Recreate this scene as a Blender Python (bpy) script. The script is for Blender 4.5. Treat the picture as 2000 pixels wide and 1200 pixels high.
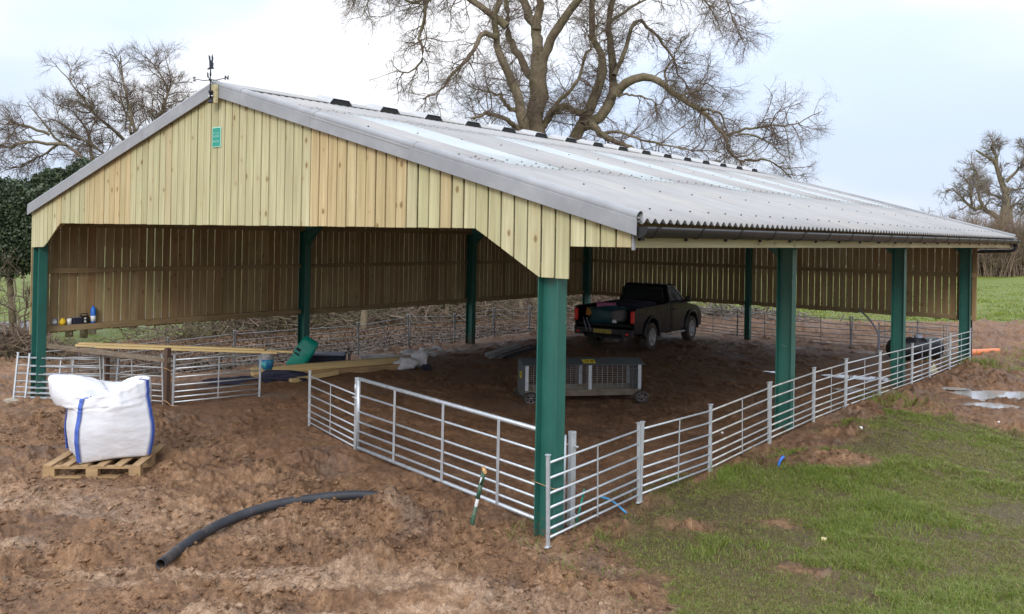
import bpy, math, random
import numpy as np
from mathutils import Vector, Matrix

for o in list(bpy.data.objects): bpy.data.objects.remove(o)
SC = bpy.context.scene
COL = SC.collection
rng = np.random.default_rng(7)
random.seed(7)
PI = math.pi

# ------------------------------------------------------------------ camera
cam_data = bpy.data.cameras.new("camera")
cam = bpy.data.objects.new("camera", cam_data)
COL.objects.link(cam)
CAM = Vector((17.264, -7.116, 3.072))
yaw, pitch, roll = math.radians(-39.532), math.radians(0.471), math.radians(1.019)
f = Vector((math.sin(yaw)*math.cos(pitch), math.cos(yaw)*math.cos(pitch), math.sin(pitch)))
r0 = Vector((math.cos(yaw), -math.sin(yaw), 0)); u0 = r0.cross(f)
rr = math.cos(roll)*r0 + math.sin(roll)*u0
uu = -math.sin(roll)*r0 + math.cos(roll)*u0
cam.matrix_world = Matrix(((rr.x, uu.x, -f.x, CAM.x), (rr.y, uu.y, -f.y, CAM.y), (rr.z, uu.z, -f.z, CAM.z), (0, 0, 0, 1)))
cam_data.sensor_fit = 'HORIZONTAL'; cam_data.sensor_width = 36
cam_data.lens = 1707.5*36/2000
cam_data.shift_x = 0.008; cam_data.shift_y = -0.0776
cam_data.clip_start = 0.1; cam_data.clip_end = 20000
SC.camera = cam

# ------------------------------------------------------------------ world, sun, exposure
SUN_EL, SUN_AZ = math.radians(31), math.radians(150)      # azimuth clockwise from +Y: sun behind and right of the viewer
world = bpy.data.worlds.new("World"); SC.world = world; world.use_nodes = True
wn = world.node_tree; wn.nodes.clear()
def wnode(t, **k):
    n = wn.nodes.new(t)
    for a, b in k.items(): setattr(n, a, b)
    return n
w_out = wnode('ShaderNodeOutputWorld'); w_bg = wnode('ShaderNodeBackground')
w_bg.inputs['Strength'].default_value = 0.1
w_sky = wnode('ShaderNodeTexSky', sky_type='NISHITA', sun_disc=False, sun_elevation=SUN_EL, sun_rotation=SUN_AZ)
w_sky.air_density = 1.0; w_sky.dust_density = 2.0; w_sky.ozone_density = 1.5
w_tc = wnode('ShaderNodeTexCoord')
w_sep = wnode('ShaderNodeSeparateXYZ'); wn.links.new(w_tc.outputs['Generated'], w_sep.inputs[0])
w_map = wnode('ShaderNodeMapping'); w_map.inputs['Scale'].default_value = (1.0, 1.0, 2.6); w_map.inputs['Location'].default_value = (0.3, 1.7, 0.2)
wn.links.new(w_tc.outputs['Generated'], w_map.inputs[0])
w_n = wnode('ShaderNodeTexNoise'); w_n.inputs['Scale'].default_value = 2.1; w_n.inputs['Detail'].default_value = 5; w_n.inputs['Roughness'].default_value = 0.42
wn.links.new(w_map.outputs[0], w_n.inputs['Vector'])
w_r = wnode('ShaderNodeMapRange'); w_r.interpolation_type = 'SMOOTHSTEP'
w_r.inputs['From Min'].default_value = 0.36; w_r.inputs['From Max'].default_value = 0.60
wn.links.new(w_n.outputs['Fac'], w_r.inputs['Value'])
# cloud brightness rises towards the zenith as in a real overcast sky
w_el = wnode('ShaderNodeMapRange'); w_el.inputs['From Min'].default_value = 0.10; w_el.inputs['From Max'].default_value = 1.0
w_el.inputs['To Min'].default_value = 0.9; w_el.inputs['To Max'].default_value = 2.1
wn.links.new(w_sep.outputs['Z'], w_el.inputs['Value'])
w_c1 = wnode('ShaderNodeMix', data_type='RGBA')          # thin blue-grey cloud to white cloud
w_c1.inputs['A'].default_value = (6.3, 7.3, 9.2, 1); w_c1.inputs['B'].default_value = (9.7, 9.7, 9.9, 1)
wn.links.new(w_r.outputs[0], w_c1.inputs['Factor'])
w_mul = wnode('ShaderNodeMix', data_type='RGBA', blend_type='MULTIPLY'); w_mul.inputs['Factor'].default_value = 1
wn.links.new(w_c1.outputs['Result'], w_mul.inputs['A']); wn.links.new(w_el.outputs[0], w_mul.inputs['B'])
w_mix = wnode('ShaderNodeMix', data_type='RGBA'); w_mix.inputs['Factor'].default_value = 0.9
wn.links.new(w_sky.outputs[0], w_mix.inputs['A']); wn.links.new(w_mul.outputs['Result'], w_mix.inputs['B'])
wn.links.new(w_mix.outputs['Result'], w_bg.inputs['Color']); wn.links.new(w_bg.outputs[0], w_out.inputs[0])

sun_d = bpy.data.lights.new("sun", 'SUN'); sun_d.energy = 1.4; sun_d.angle = math.radians(22); sun_d.color = (1.0, 0.95, 0.87)
sun = bpy.data.objects.new("sun", sun_d); COL.objects.link(sun)
sd = Vector((math.sin(SUN_AZ)*math.cos(SUN_EL), math.cos(SUN_AZ)*math.cos(SUN_EL), math.sin(SUN_EL)))
sun.rotation_euler = sd.to_track_quat('Z', 'Y').to_euler()
SC.view_settings.view_transform = 'Standard'; SC.view_settings.look = 'None'
SC.view_settings.exposure = 0.42; SC.view_settings.gamma = 1.0
SC.render.engine = 'CYCLES'
SC.cycles.max_bounces = 8; SC.cycles.diffuse_bounces = 5; SC.cycles.transparent_max_bounces = 16

# ------------------------------------------------------------------ numeric noise
_T = np.random.default_rng(3).random((256, 256))
def vnoise(x, y):
    x = np.asarray(x, float); y = np.asarray(y, float)
    xi = np.floor(x).astype(int); yi = np.floor(y).astype(int)
    fx = x-xi; fy = y-yi; fx = fx*fx*fx*(fx*(fx*6-15)+10); fy = fy*fy*fy*(fy*(fy*6-15)+10)
    a = _T[xi & 255, yi & 255]; b = _T[(xi+1) & 255, yi & 255]; c = _T[xi & 255, (yi+1) & 255]; d = _T[(xi+1) & 255, (yi+1) & 255]
    return (a*(1-fx)+b*fx)*(1-fy)+(c*(1-fx)+d*fx)*fy*1.0
def fbm(x, y, oct=4, rough=0.5):
    s = 0; a = 1; t = 0
    for i in range(oct):
        s = s+a*vnoise(x*(2.03**i)+17.3*i, y*(2.03**i)-9.1*i); t += a; a *= rough
    return s/t
def sm(a, b, x):
    t = np.clip((np.asarray(x, float)-a)/(b-a), 0, 1); return t*t*(3-2*t)
def blob(x, y, cx, cy, rx, ry=None, rot=0):
    ry = ry or rx; c, s = math.cos(rot), math.sin(rot)
    dx, dy = x-cx, y-cy; a = (c*dx+s*dy)/rx; b = (-s*dx+c*dy)/ry
    return np.exp(-(a*a+b*b)*1.2)

# ------------------------------------------------------------------ ground functions (world space)
def m_inside(x, y): return sm(-0.3, 0.5, x)*sm(12.6, 11.9, x)*sm(-0.2, 0.9, y)*sm(18.8, 18.0, y)
GLINE = np.array([(11.9, -3.5), (12.25, -1.2), (12.5, 0.35), (12.3, 1.0), (12.2, 2.0), (12.35, 3.2), (12.7, 4.6), (12.75, 7.0), (12.7, 8.9), (13.3, 10.6), (14.6, 9.9), (16.5, 8.6), (20, 7.6), (60, 2.0)])
def m_grass(x, y):
    x = np.asarray(x, float); y = np.asarray(y, float)
    w = (fbm(x*1.3, y*1.3, 4)-.5)*1.5+(fbm(x*5, y*5, 2)-.5)*.6
    # near paddock: right of the fence, this side of the churned ground
    xe = np.interp(y, [-8, -3.0, -1.2, -.2, .25, 1.0, 2, 3.2, 4.6, 7, 9, 11.2], [16.0, 14.8, 13.9, 13.25, 12.45, 12.05, 11.95, 12.15, 12.6, 12.8, 12.8, 13.4])
    d1 = x-xe+w*.75
    ye = np.interp(x, [12, 13.2, 14.6, 16.5, 20, 60], [8.4, 9.5, 9.2, 8.6, 8.2, 6])
    d2 = ye-y+w*.9
    near = sm(-.15, .35, np.minimum(d1, d2))
    near = near*(1-np.clip(2.2*blob(x, y, 13.3, 4.75, .62, .30, .9)+1.8*blob(x, y, 12.75, 5.9, .95, .28, 1.45)+1.3*blob(x, y, 13.6, 2.0, .3, .14, .5)+1.3*blob(x, y, 14.3, .9, .32, .16, .3)+1.2*blob(x, y, 12.95, 1.2, .3, .2, .8), 0, 1))
    # far field beyond the mud
    yf = np.interp(x, [-60, -12, -6, -1, 3, 7, 10, 14, 60], [24, 24, 27, 27.5, 26.5, 26.5, 31.5, 33.5, 40])
    far = sm(-.4, .8, y-yf+w*1.6)
    # green lane verge left of the barn
    left = sm(-6.9, -8.2, x+w)*sm(30, 26, y)
    return np.clip(near+far+left, 0, 1)
def m_litter(x, y): return sm(-.1, -.7, x)*sm(-6.9, -5.4, x)*sm(1.0, 3.0, y)*sm(27, 23, y)
PUDDLES = [(14.1, 12.95, .85, .36, .62, .55), (13.9, 11.45, .3, .15, .7, .5), (12.9, 13.0, .2, .1, .5, .4), (11.05, 13.25, .55, .16, .3, .5), (11.65, 11.25, .36, .13, .4, .5), (9.2, 12.6, .22, .06, .4, .35)]
def g_base(x, y):
    z = -.15*sm(2.6, .2, x)+(-.10)*sm(14, 18, y)*sm(3.5, 1.0, x)
    z = z-.25*sm(-2, -12, x)
    z = z+(.03+.13*np.exp(-((y-7.2)/3.2)**2))*sm(10.8, 12.0, x)*sm(15.5, 12.6, x)*sm(-1.5, .5, y)*sm(19, 16, y)
    z = z+.28*blob(x, y, 5.5, 22.3, 5.5, 2.2)+.16*blob(x, y, 11.5, 24, 4, 3)
    return z
def ground_z(x, y):
    x = np.asarray(x, float); y = np.asarray(y, float)
    ins = m_inside(x, y); gr = m_grass(x, y); lit = m_litter(x, y)
    r = np.hypot(x-CAM.x, y-CAM.y)
    near = sm(60, 30, r)
    z = g_base(x, y)
    wx = x+.18*(fbm(x*2.1, y*2.1, 2)-.5); wy = y+.18*(fbm(x*2.1+40, y*2.1, 2)-.5)
    clod = np.maximum(0, fbm(wx*3.4, wy*3.4, 5, .60)-.44)
    fine = fbm(wx*13, wy*13, 4, .62)-.5
    ridged = 1-np.abs(2*fbm(wx*1.5+9, wy*1.5, 4, .6)-1)
    front = (1-ins)*(1-gr)*sm(4.0, .4, y)*sm(16.5, 14.5, x)
    rough = .30+.7*fbm(x*.55+4, y*.55, 3)
    # churned mud: clods, ruts running across the yard, and fine crumb
    amp = near*(.045*ins+.115*front*(.40+.75*rough)+.12*(1-ins)*(1-front)*(1-gr)*(1-lit)+.034*gr+.03*lit)
    b1 = np.abs(2*fbm(wx*4.2+3, wy*4.2, 3, .55)-1); b2 = np.abs(2*fbm(wx*10.5, wy*10.5+5, 3, .6)-1); b3 = fbm(x*27, y*27, 3, .65)-.5
    lump_ = sm(.30, .62, fbm(x*.9+11, y*.9+2, 3))
    z = z+amp*(2.6*clod*(.5+lump_)+.9*(ridged-.8)+(.35+.9*lump_)*(.75*(.35-b1)+.50*(.3-b2))+.34*b3)
    z = z+near*(1-gr)*.05*(fbm(x*.9, y*.9, 3)-.5)*(1-.5*ins)
    # paler crusted ground at the front left carries shallow rut lines
    t = (x*.62+y*.78); s = (-x*.78+y*.62)
    z = z+near*front*.022*np.sin(s*9+3*fbm(t*.7, s*.7, 2)*2)*sm(.35, .7, fbm(t*.5+3, s*1.2, 3))
    for s0 in (-8.15, -8.75, -9.55, -10.2, -10.9):
        sw = s+.10*np.sin(t*1.3+s0)-0
        tr_ = np.exp(-((sw*0+(-x*.66+y*.75)-s0+.12*np.sin((x*.75+y*.66)*.8+s0))/.13)**2)*front*near*sm(.38, .55, fbm((x*.75+y*.66)*.5+s0, s0*3+0*x, 2))
        tl = x*.75+y*.66
        z = z-.040*tr_*(.75+.55*np.sign(np.sin(tl*38+5*np.abs((-x*.66+y*.75)-s0)*6))*.5)
    for cx, cy, h, rx, ry, ro in ((10.35, -.62, .20, .42, .30, .7), (10.85, -.75, .10, .3, .22, .2), (11.38, -.62, .13, .38, .26, .4), (12.0, -.35, .07, .35, .25, 0), (13.2, 4.75, .13, .62, .36, .9), (12.5, .05, .05, .3, .25, 0),
                             (6.9, -2.55, .10, .9, .28, .75), (8.1, -2.0, .11, .5, .35, .4), (7.2, -3.3, .09, .8, .4, .6), (8.9, -1.0, .08, .5, .3, .3), (4.4, -2.6, .1, .8, .4, .5), (3.0, .6, .06, .6, .3, 0),
                             (7.15, .15, -.30, .55, .34, .7), (6.9, -.35, .10, .8, .16, .7), (7.6, .55, .07, .6, .14, .7), (8.3, .1, -.14, .5, .3, .6), (9.9, -1.6, -.06, .9, .12, .75), (9.2, -3.4, -.06, 1.2, .12, .8), (11.6, -2.4, -.07, 1.3, .13, .5), (12.3, -2.0, -.05, 1.2, .12, .5), (8.8, -2.6, -.05, .8, .3, .6)):
        bl = blob(x, y, cx, cy, rx, ry, ro); z = z+h*bl*(.75+1.0*(fbm(x*6, y*6, 4, .6)-.25))
    for cx, cy, rx, ry, ro, dp in PUDDLES:
        pm = np.clip(1.5*blob(x, y, cx, cy, rx*1.5, ry*1.9, ro), 0, 1)
        flat = g_base(np.array([cx]), np.array([cy]))[0]-.035
        z = z*(1-.80*pm)+flat*.80*pm-.03*pm
    return z
def G(x, y): return float(ground_z(np.array([x]), np.array([y]))[0])

# ------------------------------------------------------------------ tags and mesh helpers
def tag(o, label=None, cat=None, group=None, kind=None):
    if label: o['label'] = label
    if cat: o['category'] = cat
    if group: o['group'] = group
    if kind: o['kind'] = kind
    return o
def thing(name, label, cat, loc=(0, 0, 0), rot=(0, 0, 0), group=None):
    o = bpy.data.objects.new(name, None); COL.objects.link(o)
    o.location = loc; o.rotation_euler = rot; o.empty_display_size = .2
    return tag(o, label, cat, group)
def mesh_obj(name, V, loops, counts, mats, mi=None, smooth=None, parent=None, attrs=None, edges=None):
    me = bpy.data.meshes.new(name)
    V = np.asarray(V, np.float32); loops = np.asarray(loops, np.int32); counts = np.asarray(counts, np.int32)
    me.vertices.add(len(V)); me.vertices.foreach_set('co', V.ravel())
    me.loops.add(len(loops)); me.loops.foreach_set('vertex_index', loops)
    me.polygons.add(len(counts)); st = np.zeros(len(counts), np.int32); st[1:] = np.cumsum(counts)[:-1]
    me.polygons.foreach_set('loop_start', st); me.polygons.foreach_set('loop_total', counts)
    for m in (mats if isinstance(mats, (list, tuple)) else [mats]): me.materials.append(m)
    if mi is not None: me.polygons.foreach_set('material_index', np.asarray(mi, np.int32))
    if smooth is None or smooth is False: smooth = np.zeros(len(counts), bool)
    elif smooth is True: smooth = np.ones(len(counts), bool)
    me.polygons.foreach_set('use_smooth', np.asarray(smooth, bool))
    for nm, (dom, typ, data) in (attrs or {}).items():
        at = me.attributes.new(nm, typ, dom)
        at.data.foreach_set('color' if typ == 'FLOAT_COLOR' else 'value', np.asarray(data, np.float32).ravel())
    me.update(calc_edges=True); me.validate()
    o = bpy.data.objects.new(name, me); COL.objects.link(o)
    if parent is not None: o.parent = parent
    return o
def _v(p): return np.array(p, float)
def frame(d, up=(0, 0, 1)):
    d = _v(d); d = d/np.linalg.norm(d); up = _v(up)
    if abs(d@up) > .98: up = np.array([1., 0, 0]) if abs(d[0]) < .9 else np.array([0, 1., 0])
    s = np.cross(d, up); s /= np.linalg.norm(s); u = np.cross(s, d); return d, s, u
class MB:
    def __init__(s): s.V = []; s.F = []; s.M = []; s.S = []; s.T = []; s.n = 0; s.mi = 0; s.tone = 0.0
    def add(s, V, F, smooth=False):
        s.V.extend([tuple(v) for v in V])
        for q in F: s.F.append([i+s.n for i in q]); s.M.append(s.mi); s.S.append(smooth); s.T.append(s.tone)
        s.n += len(V); return s
    def hexa(s, P): return s.add(P, [(0, 3, 2, 1), (4, 5, 6, 7), (0, 1, 5, 4), (1, 2, 6, 5), (2, 3, 7, 6), (3, 0, 4, 7)])
    def box(s, c, d, rz=0, M=None):
        h = _v(d)/2; P = [(-h[0], -h[1], -h[2]), (h[0], -h[1], -h[2]), (h[0], h[1], -h[2]), (-h[0], h[1], -h[2]), (-h[0], -h[1], h[2]), (h[0], -h[1], h[2]), (h[0], h[1], h[2]), (-h[0], h[1], h[2])]
        P = np.array(P)
        if rz: c_, s_ = math.cos(rz), math.sin(rz); P = P@np.array([[c_, s_, 0], [-s_, c_, 0], [0, 0, 1]])
        if M is not None: P = P@np.array(M).T
        return s.hexa(P+_v(c))
    def bx(s, x0, x1, y0, y1, z0, z1): return s.box(((x0+x1)/2, (y0+y1)/2, (z0+z1)/2), (x1-x0, y1-y0, z1-z0))
    def bar(s, a, b, w, h, up=(0, 0, 1)):
        a, b = _v(a), _v(b); d, sd_, u = frame(b-a, up); w /= 2; h /= 2
        P = [a-sd_*w-u*h, a+sd_*w-u*h, a+sd_*w+u*h, a-sd_*w+u*h, b-sd_*w-u*h, b+sd_*w-u*h, b+sd_*w+u*h, b-sd_*w+u*h]
        return s.add(P, [(0, 1, 2, 3), (7, 6, 5, 4), (0, 4, 5, 1), (1, 5, 6, 2), (2, 6, 7, 3), (3, 7, 4, 0)])
    def tube(s, pts, rad, n=8, cap=True, smooth=True):
        pts = [_v(p) for p in pts]; K = len(pts); rad = [rad]*K if np.isscalar(rad) else rad
        V = []; u = None
        for i in range(K):
            t = pts[min(i+1, K-1)]-pts[max(i-1, 0)]; t = t/np.linalg.norm(t)
            if u is None: _, sd_, u = frame(t)
            u = u-t*(u@t); u = u/np.linalg.norm(u); sd_ = np.cross(t, u)
            for k in range(n): a = 2*PI*k/n; V.append(pts[i]+rad[i]*(math.cos(a)*sd_+math.sin(a)*u))
        F = [(i*n+k, i*n+(k+1) % n, (i+1)*n+(k+1) % n, (i+1)*n+k) for i in range(K-1) for k in range(n)]
        s.add(V, F, smooth)
        if cap:
            b = s.n-len(V)
            for q in ([b+k for k in range(n)][::-1], [b+(K-1)*n+k for k in range(n)]): s.F.append(q); s.M.append(s.mi); s.S.append(False); s.T.append(s.tone)
        return s
    def prism(s, poly, o, ax, ay, ext, smooth=False):      # 2-D polygon in frame (o, ax, ay) extruded by vector ext
        o, ax, ay, ext = _v(o), _v(ax), _v(ay), _v(ext); n = len(poly)
        A = [o+ax*p[0]+ay*p[1] for p in poly]; B = [a+ext for a in A]
        s.add(A+B, [tuple(range(n))[::-1], tuple(range(n, 2*n))]); b = s.n-2*n
        for i in range(n):
            j = (i+1) % n; s.F.append([b+i, b+j, b+n+j, b+n+i]); s.M.append(s.mi); s.S.append(smooth); s.T.append(s.tone)
        return s
    def lathe(s, prof, o=(0, 0, 0), axis=(0, 0, 1), n=16, smooth=True):
        d, sd_, u = frame(axis); o = _v(o); V = []
        for r, h in prof:
            for k in range(n): a = 2*PI*k/n; V.append(o+d*h+r*(math.cos(a)*sd_+math.sin(a)*u))
        K = len(prof)
        return s.add(V, [(i*n+k, i*n+(k+1) % n, (i+1)*n+(k+1) % n, (i+1)*n+k) for i in range(K-1) for k in range(n)], smooth)
    def build(s, name, mats, parent=None, bevel=0, seg=2, subsurf=0):
        loops = [i for q in s.F for i in q]; cnt = [len(q) for q in s.F]
        o = mesh_obj(name, s.V, loops, cnt, mats, s.M, s.S, parent, {'tone': ('FACE', 'FLOAT', s.T)})
        if bevel:
            m = o.modifiers.new('bevel', 'BEVEL'); m.width = bevel; m.segments = seg; m.limit_method = 'ANGLE'; m.angle_limit = math.radians(40)
        if subsurf:
            m = o.modifiers.new('sub', 'SUBSURF'); m.levels = m.render_levels = subsurf
        return o
def copy_tree(o, parent=None):
    c = o.copy(); COL.objects.link(c)
    if parent is not None: c.parent = parent
    for ch in list(o.children): copy_tree(ch, c)
    return c

# ------------------------------------------------------------------ materials
class NT:
    def __init__(s, name):
        s.m = bpy.data.materials.new(name); s.m.use_nodes = True; s.t = s.m.node_tree
        s.b = s.t.nodes['Principled BSDF']; s.out = s.t.nodes['Material Output']
    def n(s, typ, ins=None, **k):
        x = s.t.nodes.new(typ)
        for a, b in k.items(): setattr(x, a, b)
        for a, b in (ins or {}).items(): s.set(x.inputs[a], b)
        return x
    def set(s, sock, v):
        if isinstance(v, bpy.types.NodeSocket): s.t.links.new(v, sock)
        elif isinstance(v, bpy.types.Node): s.t.links.new(v.outputs[0], sock)
        else:
            if sock.type == 'RGBA' and len(v) == 3: v = (*v, 1)
            sock.default_value = v
    def P(s, **k):
        for a, b in k.items(): s.set(s.b.inputs[a.replace('_', ' ')], b)
        return s
    def co(s): return s.n('ShaderNodeTexCoord').outputs['Object']
    def geo(s, w): return s.n('ShaderNodeNewGeometry').outputs[w]
    def attr(s, w, out='Fac'): return s.n('ShaderNodeAttribute', attribute_name=w).outputs[out]
    def math(s, op, a, b=0.0, c=None):
        x = s.n('ShaderNodeMath', operation=op); s.set(x.inputs[0], a); s.set(x.inputs[1], b)
        if c is not None: s.set(x.inputs[2], c)
        return x.outputs[0]
    def mapv(s, v, sc=(1, 1, 1), loc=(0, 0, 0), rot=(0, 0, 0)):
        return s.n('ShaderNodeMapping', {'Vector': v, 'Scale': sc, 'Location': loc, 'Rotation': rot}).outputs[0]
    def noise(s, v, sc, det=4, ro=.5, out='Fac', dist=0):
        return s.n('ShaderNodeTexNoise', {'Vector': v, 'Scale': sc, 'Detail': det, 'Roughness': ro, 'Distortion': dist}).outputs[out]
    def ramp(s, fac, stops):
        x = s.n('ShaderNodeValToRGB'); s.set(x.inputs[0], fac); e = x.color_ramp.elements
        while len(e) < len(stops): e.new(.5)
        for i, (p, c) in enumerate(stops): e[i].position = p; e[i].color = (*c, 1) if len(c) == 3 else c
        return x.outputs[0]
    def mr(s, v, a, b, c=0., d=1.):
        return s.n('ShaderNodeMapRange', {'Value': v, 'From Min': a, 'From Max': b, 'To Min': c, 'To Max': d}).outputs[0]
    def mix(s, fac, a, b, mode='MIX'):
        x = s.n('ShaderNodeMix', data_type='RGBA', blend_type=mode)
        s.set(x.inputs[0], fac); s.set(x.inputs[6], a); s.set(x.inputs[7], b); return x.outputs[2]
    def bump(s, h, st=.3, dist=.01):
        return s.set(s.b.inputs['Normal'], s.n('ShaderNodeBump', {'Height': h, 'Strength': st, 'Distance': dist}))
def plain(name, col, rough=.6, metal=0., var=.18, sc=9, bump=0., bsc=60, dirt=None, dsc=4, dlo=.5, dhi=.75, spec=.5):
    t = NT(name); v = t.co(); nz = t.noise(v, sc, 5, .6)
    c = t.mix(1., (*col, 1), t.ramp(nz, [(.25, (1-var,)*3), (.75, (1+var*.6,)*3)]), 'MULTIPLY')
    if dirt: c = t.mix(t.mr(t.noise(v, dsc, 6, .65), dlo, dhi), c, dirt)
    t.P(Base_Color=c, Metallic=metal, Roughness=t.mr(nz, .2, .8, max(.05, rough-.08), min(1, rough+.1)), Specular_IOR_Level=spec)
    if bump: t.bump(t.noise(v, bsc, 4, .6), bump, .01)
    return t.m
def wood(name, a, b, c, axis=2, knot=1., grain=.25, rough=.75, dirt=0.):
    t = NT(name); v = t.co(); isl = t.geo('Random Per Island'); tone = t.attr('tone')
    off = t.n('ShaderNodeCombineXYZ', {'X': t.math('MULTIPLY', isl, 37.), 'Y': t.math('MULTIPLY', isl, 61.), 'Z': t.math('MULTIPLY', isl, 23.)}).outputs[0]
    w = t.n('ShaderNodeVectorMath', operation='ADD', ins={0: v, 1: off}).outputs[0]
    sg = [26, 26, 26]; sg[axis] = .9
    sk = [5.4, 5.4, 5.4]; sk[axis] = 3.4
    sl = [5, 5, 5]; sl[axis] = .5
    g = t.noise(t.mapv(w, sg), 1., 5, .62, dist=.4)
    big = t.noise(t.mapv(w, sl), 1., 3, .5)
    base = t.mix(t.mr(isl, 0., 1., 0., 1.), (*a, 1), (*b, 1))
    base = t.mix(tone, base, (*c, 1))
    base = t.mix(1., base, t.ramp(big, [(.25, (.82, .80, .76)), (.75, (1.12, 1.12, 1.1))]), 'MULTIPLY')
    base = t.mix(1., base, t.ramp(g, [(.3, (1-grain, 1-grain*1.15, 1-grain*1.3)), (.65, (1.06, 1.06, 1.06))]), 'MULTIPLY')
    vo = t.n('ShaderNodeTexVoronoi', {'Vector': t.mapv(w, sk), 'Scale': 1., 'Randomness': 1.})
    pick = t.math('GREATER_THAN', t.n('ShaderNodeSeparateColor', {'Color': vo.outputs['Color']}).outputs[0], .22)
    kf = t.math('MULTIPLY', t.mr(t.math('ADD', vo.outputs['Distance'], t.math('MULTIPLY', g, .10)), .22, .14), pick)
    base = t.mix(t.math('MULTIPLY', kf, .85*knot), base, (a[0]*.32, a[1]*.22, a[2]*.16, 1))
    halo = t.math('MULTIPLY', t.mr(vo.outputs['Distance'], .42, .12), pick)
    base = t.mix(t.math('MULTIPLY', halo, .16*knot), base, (c[0]*.8, c[1]*.66, c[2]*.5, 1))
    if dirt: base = t.mix(t.math('MULTIPLY', t.mr(t.noise(t.mapv(v, (1.2, 1.2, .7)), 1.5, 5, .65), .42, .7), dirt), base, (.10, .075, .045, 1))
    t.P(Base_Color=base, Roughness=rough, Specular_IOR_Level=.25)
    t.bump(g, .25, .004)
    return t.m
MAT = {}
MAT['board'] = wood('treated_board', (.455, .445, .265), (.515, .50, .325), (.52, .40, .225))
MAT['wallboard'] = wood('wall_board', (.47, .385, .225), (.40, .32, .18), (.32, .20, .105), knot=.9, grain=.3, dirt=.35)  # browner than the gable boards, with the barn's shade put into the colour
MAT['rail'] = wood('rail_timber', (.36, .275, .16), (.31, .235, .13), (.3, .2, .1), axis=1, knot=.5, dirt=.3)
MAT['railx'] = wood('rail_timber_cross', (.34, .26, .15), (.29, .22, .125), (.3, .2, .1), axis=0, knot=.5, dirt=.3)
MAT['fascia'] = wood('fascia_timber', (.52, .475, .29), (.55, .5, .32), (.5, .4, .2), axis=1, knot=.6)
MAT['pallet'] = wood('pallet_wood', (.50, .345, .19), (.40, .27, .15), (.33, .28, .21), axis=0, knot=.4, grain=.3, dirt=.45)
MAT['timber'] = wood('stacked_timber', (.60, .46, .25), (.54, .42, .22), (.42, .38, .2), axis=0, knot=.4, grain=.3)
MAT['oldwood'] = wood('weathered_wood', (.22, .185, .145), (.18, .15, .12), (.1, .06, .04), axis=0, knot=.3, grain=.4)
MAT['oldpost'] = wood('stained_post', (.13, .085, .06), (.10, .065, .05), (.16, .13, .09), knot=.3, grain=.4)
MAT['green0'] = plain('green_steel_plain', (.018, .112, .090), .42, 0, .14, 3, dirt=(.07, .1, .08, 1), dsc=2.5, dlo=.62, dhi=.9)
def green_paint():
    t = NT('green_steel_paint'); v = t.co(); n1 = t.noise(v, 3, 5, .6); n2 = t.noise(t.mapv(v, (14, 14, 1.2)), 1., 5, .65); z = t.n('ShaderNodeSeparateXYZ', {0: v}).outputs[2]
    c = t.mix(1., (.018, .112, .090, 1), t.ramp(n1, [(.3, (.84, .86, .86)), (.7, (1.12, 1.1, 1.1))]), 'MULTIPLY')
    c = t.mix(t.math('MULTIPLY', t.mr(n2, .56, .74), .35), c, (.075, .15, .12, 1))
    sp = t.noise(v, 26, 5, .7); splash = t.mr(t.math('ADD', sp, t.math('MULTIPLY', z, -.42)), .44, .56)
    c = t.mix(t.math('MULTIPLY', splash, .75), c, (.15, .095, .055, 1))
    chip = t.mr(t.noise(v, 17, 3, .5), .735, .75); c = t.mix(t.math('MULTIPLY', chip, .7), c, (.34, .33, .30, 1))
    t.P(Base_Color=c, Roughness=t.mr(n1, .3, .7, .34, .5)); t.bump(n2, .06, .004); return t.m
MAT['green'] = green_paint()
MAT['galv'] = plain('galvanised_steel', (.56, .60, .64), .42, .55, .18, 14, dirt=(.36, .34, .30, 1), dsc=7, dlo=.6, dhi=.85)
MAT['galvmud'] = plain('galvanised_rail_muddied', (.50, .51, .50), .5, .4, .2, 10, dirt=(.27, .19, .11, 1), dsc=3, dlo=.5, dhi=.75)
MAT['galvdull'] = plain('weathered_galvanised', (.40, .41, .42), .55, .35, .22, 12, dirt=(.24, .19, .14, 1), dsc=5, dlo=.5, dhi=.8)
MAT['barge'] = plain('grey_fibre_cement', (.275, .285, .305), .7, 0, .14, 2.5, .12, 90, dirt=(.37, .38, .395, 1), dsc=2.2, dlo=.5, dhi=.85)
MAT['black'] = plain('black_plastic', (.012, .012, .016), .4, 0, .2, 6, dirt=(.035, .033, .032, 1), dsc=3, dlo=.6, dhi=.9)
MAT['vent'] = plain('vent_cap', (.40, .41, .42), .6, 0, .1, 3)
MAT['dark'] = plain('black_parts_and_shade', (.012, .012, .013), .8)  # black fittings and print; also painted shade in vent mouths and wheel arches
MAT['rubber'] = plain('tyre_rubber', (.03, .028, .027), .8, 0, .2, 9, .3, 70, dirt=(.12, .085, .06, 1), dsc=5, dlo=.42, dhi=.7)
MAT['carpaint'] = plain('black_car_paint', (.006, .007, .012), .24, 0, .1, 3, dirt=(.012, .011, .012, 1), dsc=2.4, dlo=.55, dhi=.95, spec=.2)
MAT['glass'] = plain('dark_window_glass', (.02, .025, .03), .05, 0, .05, 3)
MAT['chrome'] = plain('bright_trim', (.75, .77, .8), .2, .9, .05, 5)
MAT['redlamp'] = plain('red_lamp_plastic', (.75, .02, .02), .2, 0, .15, 30)
MAT['plate'] = plain('yellow_plate', (.42, .34, .05), .5, 0, .15, 20, dirt=(.08, .06, .04, 1), dsc=9, dlo=.45, dhi=.65)
MAT['iron'] = plain('wrought_iron', (.025, .028, .04), .5, .3)
MAT['signgreen'] = plain('sign_green', (.010, .27, .20), .4, 0, .05, 5)
MAT['signlight'] = plain('sign_pale', (.40, .70, .62), .5)
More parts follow.
